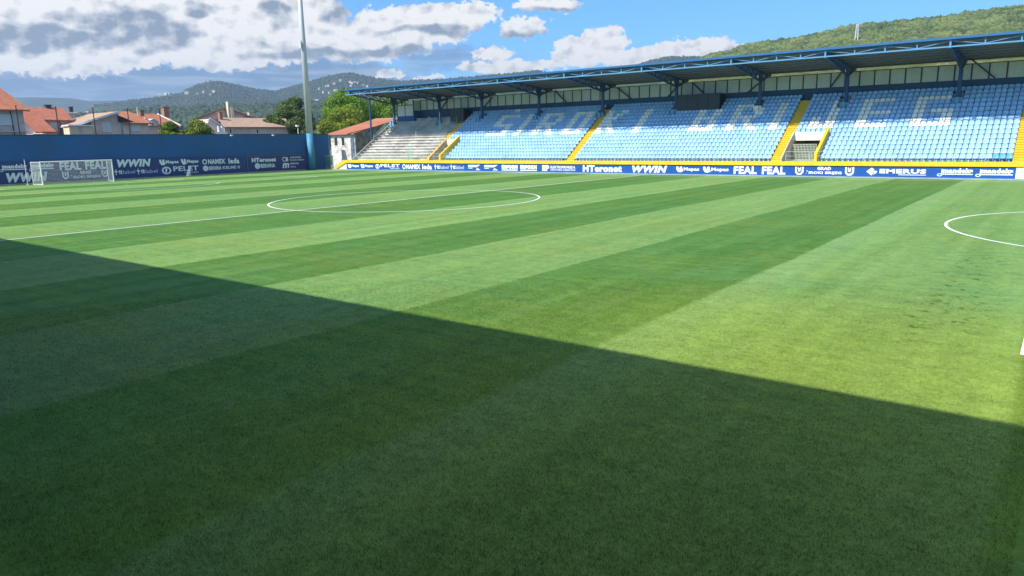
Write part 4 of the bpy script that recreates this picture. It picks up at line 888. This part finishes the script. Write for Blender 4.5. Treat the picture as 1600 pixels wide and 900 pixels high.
ax0, ax1 = Y(105, X+2), Y(143, X+2); za = Zp(120, 195, X+2)
b = MB(); b.box(X, X+2, ax0+.2, ax1, 0, za-.2); under(t, b, 'annex', MT['stucco_cream'])
b = MB(); b.box(X, X+2.3, ax0, ax1+.2, za-.2, za); under(t, b, 'annex_roof', MT['frame'])
b = MB(); b.box(X+2.0, X+2.03, Y(122, X+2), Y(128, X+2), 5.5, za-.25); under(t, b, 'annex_recess', MT['stucco_pink'])
# D
t = thing('house', 'low house with orange roof and brick chimneys just left of the bush', 'house', (-92, 28, 0), 'houses beyond the blue wall')
X = -88; y0 = Y(228, X); y1 = Y(277, X)
b = MB(); b.box(X, X-9, y0, y1-.2, 0, 7.5); under(t, b, 'wall', MT['stucco_pink'])
zr = Zp(250, 178, X-4.5)
b = MB(); b.add([(X+.4, y0-.6, 7.45), (X+.4, y1+.4, 7.45), (X-4.5, y1-1.0, zr), (X-4.5, y0-.6, zr), (X-9.4, y1+.4, 7.45), (X-9.4, y0-.6, 7.45)], [(0, 1, 2, 3), (3, 2, 4, 5), (1, 4, 2)]); b.box(X+.3, X+.45, y0-.6, y1+.4, 7.28, 7.43); r = under(t, b, 'roof', MT['tile'])
for px, py, w_ in ((257.5, 168, .95), (219, 177, .5)): q = P(px, py, 'x', X-4.5); chimney(r, X-4.5, q.y, zr-.6, q.z, w_, 'brick')
b = MB(); b.bar((X-4.4, y1-1.0, zr+.02), (X+.42, y1+.4, 7.5), .2, .14); b.bar((X+.45, y0-.3, 8.6), (X+.45, y0+1.6, 7.5), .14, .2); under(t, b, 'rake_board', MT['frame'])
b = MB(); b.prism([(X+.41, Y(232, X), 7.3), (X+.41, Y(232, X), 8.2), (X+.41, Y(239, X), 8.6), (X+.41, Y(246, X), 8.2), (X+.41, Y(246, X), 7.3)], (-1.5, 0, 0)); under(t, b, 'dormer', MT['stucco'])
for px in (235.5, 240.5): win(t, X+.42, Y(px-1, X), Y(px+1, X), 7.5, 7.8, 'dark')
# E: big gable behind
t = thing('house', 'large house with a wide grey gable end behind the low brown roof', 'house', (-107, 48, 0), 'houses beyond the blue wall')
X = -100; a = P(297, 188, 'x', X); c = P(407, 187, 'x', X); pk = P(353, 167.5, 'x', X)
b = MB(); b.prism([(X, a.y+.4, 0), (X, a.y+.4, a.z-.2), (X, pk.y, pk.z-.2), (X, c.y-.4, c.z-.2), (X, c.y-.4, 0)], (-12, 7.2, 0)); under(t, b, 'wall', MT['stucco'])
b = MB()
for e in (a, c):
    f = [(X+.5, e.y-.3, e.z-.05), (X+.5, pk.y-.3, pk.z), (X-12.5, pk.y+7.5, pk.z), (X-12.5, e.y+7.5, e.z-.05)]
    b.add(f+[(p[0], p[1], p[2]-.22) for p in f], [(0, 1, 2, 3), (4, 5, 6, 7), (0, 1, 5, 4), (1, 2, 6, 5), (2, 3, 7, 6), (3, 0, 4, 7)])
r = under(t, b, 'roof', MT['tile_red'])
for px, py, w_, mm, xx in ((355, 159, .28, 'stucco_cream', X+.9), (361, 167, .62, 'stucco_cream', X+1.1)):
    q = P(px, py, 'x', xx); b = MB(); b.box(xx-.3, xx+.3, q.y-w_/2, q.y+w_/2, 8, q.z); b.build('chimney', MT[mm], r, origin=(0, 0, 0))
q = P(390, 176, 'x', X-2); chimney(r, X-2, q.y, 8.5, q.z, .7, 'concrete_pale')
# F: low brown roof
t = thing('house', 'low pale house with a long brown tiled roof beside the dark trees', 'house', (-90, 45, 0), 'houses beyond the blue wall')
X = -85; y0 = Y(350, X); y1 = Y(452, X); zr = Zp(400, 184.5, X-5)
b = MB(); b.box(X, X-10, y0, y1, 0, 7.2); under(t, b, 'wall', MT['stucco'])
ra = P(345, 184.5, 'x', X-5); rc = P(446, 184.5, 'x', X-5)
b = MB(); b.add([(X+.5, y0-.6, 7.2), (X+.5, y1+.6, 7.25), (X-5, rc.y, zr), (X-5, ra.y-.5, zr), (X-10.5, y1+.6, 7.25), (X-10.5, y0-.6, 7.2)], [(0, 1, 2, 3), (3, 2, 4, 5), (1, 4, 2)]); r = under(t, b, 'roof', MT['tile_dull'])
b = MB(); b.box(X+.4, X+.55, y0-.6, y1+.6, 7.02, 7.19); under(t, b, 'eave', MT['brick'])
q = P(341, 176, 'x', X-4); chimney(r, X-4, q.y+.35, 8.3, q.z, .6, 'brick'); 
w0 = Y(323, X+1); w1 = Y(349, X+1); wm = P(328, 185, 'x', X+1)
b = MB(); b.prism([(X+1, w0, 0), (X+1, w0, 7.6), (X+1, wm.y, wm.z-.1), (X+1, w1, 7.0), (X+1, w1, 0)], (-4, 0, 0)); under(t, b, 'porch', MT['stucco_pink'])
b = MB(); b.bar((X+1.1, wm.y-.6, wm.z-.45), (X+1.1, wm.y, wm.z), .14, .16); b.bar((X+1.1, wm.y, wm.z), (X+1.1, w1+.2, 7.1), .14, .16); under(t, b, 'rake_board', MT['frame'])
for px in (341, 346.5): b = MB(); q = Y(px, X+2); b.tube((X+2, q, 0), (X+2, q, 7.3), .22, n=10); under(t, b, 'porch_post', MT['frame'])
b = MB(); b.box(X+1.5, X+2.3, Y(330, X+2), Y(352, X+2), 5.4, 6.3); under(t, b, 'balustrade', MT['frame'])
for px in (359, 401): win(t, X+.003, Y(px-1.4, X), Y(px+1.4, X), 6.1, 6.8, 'dark')
# street lamp
q = P(466, 209, 'x', -68)
b = MB(); b.tube((-68, q.y, 0), (-68, q.y, 6.85), .06, n=8); b.box(-68.15, -67.7, q.y-.35, q.y+.10, 6.85, 7.1); tag(b.build('street_lamp', MT['frame']), 'thin white street lamp between the brown roofed house and the floodlight mast', 'street lamp')

# ---------------------------------------------------------------- trees
def leaves(centers, radii, n, size, seed):
    rs = np.random.RandomState(seed); centers = np.array(centers); radii = np.array(radii); k = len(centers)
    w = radii.prod(1)**(2/3); idx = rs.choice(k, n, p=w/w.sum())
    d = rs.normal(size=(n, 3)); d /= np.linalg.norm(d, axis=1)[:, None]
    rr = 1-np.abs(rs.normal(0, .22, n)); pos = centers[idx]+d*radii[idx]*rr[:, None]+rs.normal(0, .10, (n, 3))*radii[idx]
    nrm = d+rs.normal(0, .6, (n, 3)); nrm /= np.linalg.norm(nrm, axis=1)[:, None]
    t = np.cross(nrm, rs.normal(size=(n, 3))); t /= np.linalg.norm(t, axis=1)[:, None]; bt = np.cross(nrm, t)
    s = size*rs.uniform(.6, 1.4, n)[:, None]
    V = np.stack([pos-t*s, pos-bt*s*.6, pos+t*s, pos+bt*s*.6], 1).reshape(-1, 3); F = np.arange(4*n).reshape(n, 4); return V, F
def tree(name, label, x, y, h, r, m, n, size, seed, kind='round', group='trees beyond the blue wall', base=0., trunk=.35):
    rs = np.random.RandomState(seed); t = thing(name, label, 'bush' if 'bush' in name else 'tree', (x, y, base), group)
    b = MB(); b.tube((0, 0, 0), (0, 0, h*.45), .022*h+.05, .016*h, n=8, cap=False); b.tube((0, 0, h*.45), (.1, 0, h*.85), .016*h, .03, n=6)
    cs = []; rd = []
    if kind == 'round':
        for k in range(26):
            a = rs.uniform(0, 2*math.pi); u = rs.uniform(-.75, 1); q = math.sqrt(1-u*u*.95); f = rs.uniform(.45, .78)
            c = (r*q*f*math.cos(a), r*q*f*math.sin(a), h*(1+trunk)/2+u*h*(1-trunk)/2*.74); cs.append(c); rr = r*rs.uniform(.22, .40); rd.append((rr, rr, rr*.8))
            if k < 9: b.tube((0, 0, h*rs.uniform(.25, .5)), c, .009*h, .02, n=5)
    else:
        for k in range(26):
            u = (k+.5)/26; z = h*(.2+.78*u); q = r*(1-u)**.7*rs.uniform(.3, 1); a = rs.uniform(0, 6.28); cs.append((q*math.cos(a), q*math.sin(a), z)); rr = r*(.42*(1-u)+.14); rd.append((rr, rr, rr*.55))
            if k < 12: b.tube((0, 0, z-.3), cs[-1], .03, .01, n=4)
    b.build('trunk', MT['bark'], t, origin=(0, 0, 0)).location = (0, 0, 0)
    V, F = leaves(cs, rd, n, size, seed); npmesh('crown', V, F, MT[m], t)
tree('deciduous_tree', 'tallest bright green tree behind the left end of the grandstand roof', -84, 66.6, 14.7, 6.9, 'leaf', 15000, .20, 1)
tree('deciduous_tree', 'yellowish green tree just right of the floodlight mast', -75, 57.2, 10.6, 4.6, 'leaf_y', 10000, .19, 2)
tree('deciduous_tree', 'low yellow green tree behind the shed roof', -72, 52.2, 8.6, 3.4, 'leaf_y', 7000, .18, 3)
tree('deciduous_tree', 'bright green tree seen under the gable end of the roof', -80, 74, 13.4, 6.0, 'leaf', 11000, .20, 4)
tree('deciduous_tree', 'green tree lowest and furthest right behind the net fence', -78, 82, 10.2, 5.0, 'leaf', 8000, .20, 5)
tree('pine_tree', 'dark pine right of the brown roofed house, the leftmost one', -88, 50.6, 10.0, 2.7, 'leaf_d', 7000, .20, 6)
tree('pine_tree', 'dark pine directly behind the floodlight mast', -96, 60.0, 12.6, 3.3, 'leaf_d', 8000, .20, 7, 'round')
tree('pine_tree', 'dark pine between the mast and the bright trees', -100, 64.5, 14.2, 4.6, 'leaf_d', 8000, .20, 8, 'round')
tree('pine_tree', 'small dark green pine just behind the mast at wall height', -84, 53.5, 9.2, 3.4, 'leaf_d', 6000, .18, 9, 'round')
tree('leafy_bush', 'leafy bush showing above the wall, left of the low brown roof', -68, 20.0, 7.7, 2.7, 'leaf_b', 6500, .15, 10, group='bushes above the blue wall')
tree('leafy_bush', 'leafy bush close against the porch of the brown roofed house', -67, 22.9, 7.6, 2.7, 'leaf_b', 6500, .15, 12, group='bushes above the blue wall')

# ---------------------------------------------------------------- hills
def interp(xs, ys, a): return np.interp(a, xs, ys)
HILLS = {}
def ico(sub):
    bm = bmesh.new(); bmesh.ops.create_icosphere(bm, subdivisions=sub, radius=1); V = np.array([v.co[:] for v in bm.verts]); F = np.array([[v.index for v in f.verts] for f in bm.faces]); bm.free(); return V, F
def vnoise(a, s, seed, amp):
    rs = np.random.RandomState(seed); out = 0
    for k in range(6):
        f = 2**k; out = out+np.sin(a*f*rs.uniform(.8, 1.2)+s*f*rs.uniform(1., 3.)+rs.uniform(0, 6))*amp/f**1.0
    return out
def hill(name, crest, D0, D, m, seed, rough=1., n=360, k=70, prof=1.15):
    az = np.array([c[0] for c in crest]); el = np.array([c[1] for c in crest])
    def height(a, s):
        zc = CAM.z+D*np.tan(np.radians(np.interp(a, az, el)))
        f = np.clip(s, 0, 1)**prof; z = zc*f+vnoise(a*.9, s*4, seed, rough)*np.clip(s*4, 0, 1)*np.clip((1.0-s)*4+.12, 0, 1)
        return np.where(s > 1, zc*(1-(s-1)*1.8)-5*(s-1), z)
    HILLS[name+str(seed)] = (height, D0, D)
    A = np.linspace(az[0], az[-1], n); S = np.linspace(0, 1.5, k); a, s = np.meshgrid(A, S, indexing='ij')
    r = D0+(D-D0)*s; z = height(a, s)-.3; x = CAM.x+r*np.sin(np.radians(a)); y = CAM.y+r*np.cos(np.radians(a))
    z = z*np.clip(np.minimum(a-az[0], az[-1]-a)/1.5, 0, 1)**.5 if False else z
    V = np.stack([x, y, z], 2).reshape(-1, 3); i, j = np.meshgrid(np.arange(n-1), np.arange(k-1), indexing='ij'); q = (i*k+j).ravel()
    F = np.stack([q, q+k, q+k+1, q+1], 1); o = npmesh('hill', V, F, m); smooth(o); tag(o, kind='structure'); return height
def forest(label, height, D0, D, a0, a1, s0, s1, n, r0, r1, m, seed, sub=1, emin=None):
    rs = np.random.RandomState(seed); a = rs.uniform(a0, a1, n); s = rs.uniform(s0, s1, n); z = height(a, s); r = D0+(D-D0)*s
    if emin is not None:
        k = np.degrees(np.arctan2(z-CAM.z, r)) > emin; a, s, z, r = a[k], s[k], z[k], r[k]
    n = len(a); x = CAM.x+r*np.sin(np.radians(a)); y = CAM.y+r*np.cos(np.radians(a)); V0, F0 = ico(sub); sz = rs.uniform(r0, r1, n)*np.where(rs.rand(n) < .06, 1.35, 1.)
    V = V0[None]*(1+rs.uniform(-.42, .42, (n, len(V0), 1)))*sz[:, None, None]*np.array([1, 1, .95]); V = V+np.stack([x, y, z+sz*.35], 1)[:, None, :]
    F = (F0[None]+(np.arange(n)*len(V0))[:, None, None]); o = npmesh('hillside_forest', V.reshape(-1, 3), F.reshape(-1, 3), m); tag(o, label, 'forest', kind='stuff'); return o
mfar = hill_mat('far forested hill', (.035, .065, .035), (.055, .09, .045), (.10, .11, .06), .004, .03, 8.)
mfar2 = hill_mat('peak forest', (.030, .058, .022), (.050, .085, .030), (.10, .10, .06), .006, .10, 3., bare=.35)
mmid = hill_mat('forested hill', (.028, .060, .018), (.055, .095, .028), (.13, .13, .06), .009, .08, 4., bare=.25)
mnear = hill_mat('scrub covered hill', (.07, .095, .025), (.12, .14, .04), (.20, .19, .08), .03, .3, 1., bare=.3)
fmid = foliage_mat('mid forest crowns', (.020, .046, .020), (.048, .080, .032), .1, .012)
fnear = foliage_mat('near forest crowns', (.040, .080, .022), (.175, .215, .070), .12, .06)
hill('far', [(-90, 3.0), (-75, 3.1), (-71, 3.31), (-70, 3.33), (-68.2, 3.32), (-67.1, 3.13), (-64.8, 3.2), (-62, 3.2), (-55, 3.0), (-45, 3.0), (-20, 3), (20, 2.5)], 3300, 4600, mfar, 3, 4.)
peaks = [(-69, 1.5), (-66.8, 2.84), (-64.8, 3.15), (-62.6, 3.45), (-61.4, 3.7), (-60.6, 4.2), (-59.4, 4.52), (-58.7, 4.5), (-57.5, 4.28), (-56.4, 4.0), (-55.05, 3.9), (-53.2, 4.4), (-50.86, 5.08), (-49.68, 5.22), (-48.04, 4.9), (-46.14, 4.6), (-42.2, 4.75), (-39.3, 4.95), (-37.3, 5.1), (-35.5, 5.25), (-34.0, 5.0),
         (-31, 4.8), (-28.8, 5.2), (-27.1, 5.7), (-25.7, 5.95), (-23.8, 5.94), (-22.4, 5.79), (-20, 5.5), (-10, 5), (10, 4), (30, 3)]
hp = hill('peak', peaks, 1500, 2600, mfar2, 5, 1.5, 420, 70, 1.3)
low = [(-95, 2.0), (-80, 2.0), (-72, 1.8), (-68, 2.1), (-65, 2.4), (-60, 2.7), (-55, 2.9), (-50, 3.1), (-46, 3.5), (-42, 3.9), (-36, 4.2), (-28, 4.4), (-10, 4), (10, 3.5)]
hl = hill('low', low, 500, 1250, mmid, 6, 3., 420, 60, 1.1)
rt = [(-27, 3.5), (-25, 4.9), (-23.8, 5.45), (-22.4, 5.9), (-21.1, 6.12), (-20, 6.45), (-18.5, 6.6), (-16.3, 6.72), (-14.5, 7.0), (-13.1, 7.3), (-10.3, 7.35), (-8, 7.38), (-6.6, 7.42), (-4.6, 7.6), (-3.2, 7.6), (5, 7.7), (30, 7)]
hr = hill('right', rt, 230, 620, mnear, 7, 1.2, 420, 80, 1.15)
forest('olive and green woodland covering the near hillside above the grandstand roof', hr, 230, 620, -26, 1, .55, 1.02, 30000, .7, 2.0, fnear, 21, 1, 4.6)
forest('distant dark green woodland on the lower slope behind the houses', hl, 500, 1250, -74, -34, .25, 1.01, 20000, 2.0, 4.6, fmid, 22, 1, 1.2)
forest('distant dark woodland on the peaks behind the village', hp, 1500, 2600, -69, -20, .45, 1.01, 30000, 2., 4.2, fmid, 23, 1, 2.8)
# lone mast on the hill
t = P(1338.5, 70, 'y', 470); 
rr = 520; aa = R(azel(1338.5, 60)[0]); bx, by = CAM.x+rr*math.sin(aa), CAM.y+rr*math.cos(aa); ze = CAM.z+rr*math.tan(R(azel(1338.5, 64)[1]))-8; zt = CAM.z+rr*math.tan(R(azel(1338.5, 38)[1]))
b = MB()
for sx, sy in ((-1, -1), (1, -1), (1, 1), (-1, 1)): b.bar((bx+sx*1.3, by+sy*1.3, ze), (bx+sx*.45, by+sy*.45, zt), .36)
for k in range(8):
    f0 = k/8; f1 = (k+1)/8; w0 = 1.3-1.05*f0; w1 = 1.3-1.05*f1; z0 = ze+(zt-ze)*f0; z1 = ze+(zt-ze)*f1
    for s in (-1, 1): b.bar((bx-w0, by+s*w0, z0), (bx+w1, by+s*w1, z1), .12); b.bar((bx+s*w0, by-w0, z0), (bx+s*w1, by+w1, z1), .12)
tag(b.build('lattice_mast', MT['galv']), 'pale lattice mast on the green hillside above the grandstand roof', 'mast')
# village houses scattered over the slopes
def tiny(x, y, z, w, l, h, rot, mw, mr):
    ca, sa = math.cos(rot), math.sin(rot); T = lambda p: (x+p[0]*ca-p[1]*sa, y+p[0]*sa+p[1]*ca, z+p[2])
    b = MB(); vs = [T(p) for p in ((-w, -l, -3), (w, -l, -3), (w, l, -3), (-w, l, -3), (-w, -l, h), (w, -l, h), (w, l, h), (-w, l, h), (0, -l, h+w*.45), (0, l, h+w*.45))]
    b.add(vs, [(0, 1, 5, 4), (1, 2, 6, 5), (2, 3, 7, 6), (3, 0, 4, 7), (4, 5, 8), (6, 7, 9)], 0)
    e = 1.1; rv = [T(p) for p in ((-w*e, -l*e, h-.2), (0, -l*e, h+w*.47), (0, l*e, h+w*.47), (-w*e, l*e, h-.2), (w*e, -l*e, h-.2), (w*e, l*e, h-.2))]
    b.add(rv, [(0, 1, 2, 3), (1, 4, 5, 2)], 1); return b.build('village_house', [mw, mr])
mvw = mat('far house wall', (.50, .48, .44), .9, .05); mvr = mat('far house roof', (.36, .20, .14), .9, .1); mvg = mat('far pale roof', (.55, .52, .48), .9, .1)
def on_slope(px, py, hh):
    height, D0, D = hh; a, e = azel(px, py); s = np.linspace(.05, 1.0, 300); z = height(np.full(300, a), s); r = D0+(D-D0)*s; el = np.degrees(np.arctan2(z-CAM.z, r)); k = int(np.argmax(el >= e)); 
    if el.max() < e: k = int(np.argmax(el))
    return CAM.x+r[k]*math.sin(R(a)), CAM.y+r[k]*math.cos(R(a)), float(z[k]), r[k]
HL = (hl, 500, 1250); HP = (hp, 1500, 2600)
VS = .78; rs = np.random.RandomState(5); vill = []
for cx, cy, sx, sy, n, hh, wh in ((85, 166, 22, 3, 9, HL, 'above the second red roof'), (112, 162, 14, 4, 6, HL, 'above the second red roof'), (132, 176, 8, 4, 3, HL, 'left of the pink gable'), (290, 148, 46, 2.5, 8, HP, 'under the left peak'), (470, 152, 24, 6, 11, HL, 'around the floodlight mast'), (512, 143, 18, 8, 6, HP, 'right of the floodlight mast'),
                              (535, 136, 22, 8, 6, HP, 'under the right peak'), (562, 134, 14, 4, 5, HP, 'just above the left end of the roof'), (440, 160, 16, 6, 5, HL, 'left of the floodlight mast'), (510, 159, 14, 2, 3, HL, 'above the dark pines')):
    for k in range(n):
        px = cx+rs.uniform(-sx, sx); py = cy+rs.uniform(-sy, sy); x, y, z, r = on_slope(px, py, hh); f = max(1, r/1000)
        o = tiny(x, y, z+2.2*f**.7, VS*2.6*f**.6*rs.uniform(.7, 1.2), VS*3.4*f**.6*rs.uniform(.7, 1.3), VS*2.9*f**.6, rs.uniform(0, 3), mvw, mvr if rs.rand() < .55 else mvg)
        tag(o, 'tiny pale house on the far slope, '+wh, 'house', 'village houses on the far slope '+wh)

# ---------------------------------------------------------------- near stand behind the camera (its roof shades the grass)
ns = thing('near_stand', 'roofed stand on the near side whose roof shades the grass', 'grandstand', (0, -37, 0))
def zr_(y): return 11.52
b = MB(); b.box(-55, 55, -49, -35.06, 11.42, 11.54); under(ns, b, 'roof', MT['sheet'])
b = MB(); pts = [(-37.0, 0), (-37.0, 1.45)]
for i in range(1, 16): pts += [(-37.5-.6*i, 1.45+.405*(i-1)), (-37.5-.6*i, 1.45+.405*i)]
pts += [(-47.6, 7.5), (-47.6, 0)]
b.prism([(-50, y, z) for y, z in pts], (100, 0, 0)); under(ns, b, 'terrace', MT['seat_blue'])
b = MB(); b.box(-50, 50, -48.2, -47.7, 0, 11.4); under(ns, b, 'back_wall', MT['navy_band'])
b = MB(); b.box(-50, 50, -37.0, -36.4, 0, 1.44); under(ns, b, 'front_wall', MT['yellow'])
for X in range(-45, 51, 10):
    b = MB(); b.box(X-.17, X+.17, -46.0, -45.7, 6.5, 11.4); under(ns, b, 'column', MT['steel_blue'])

# ---------------------------------------------------------------- haze
def haze():
    b = MB(); b.box(-5200, 5200, -600, 5200, -1.05, 330)
    m = bpy.data.materials.new('thin air'); m.use_nodes = True; nt = m.node_tree; nt.nodes.clear(); g = N(nt)
    v = g.n('ShaderNodeVolumePrincipled'); v.inputs['Density'].default_value = 0.00018; v.inputs['Color'].default_value = (.58, .74, .95, 1); v.inputs['Anisotropy'].default_value = .2
    o = g.n('ShaderNodeOutputMaterial'); g.L(v.outputs[0], o.inputs['Volume'])
    o = b.build('haze', m); tag(o, 'pale bluish air over the whole valley', 'haze', kind='stuff')
haze()
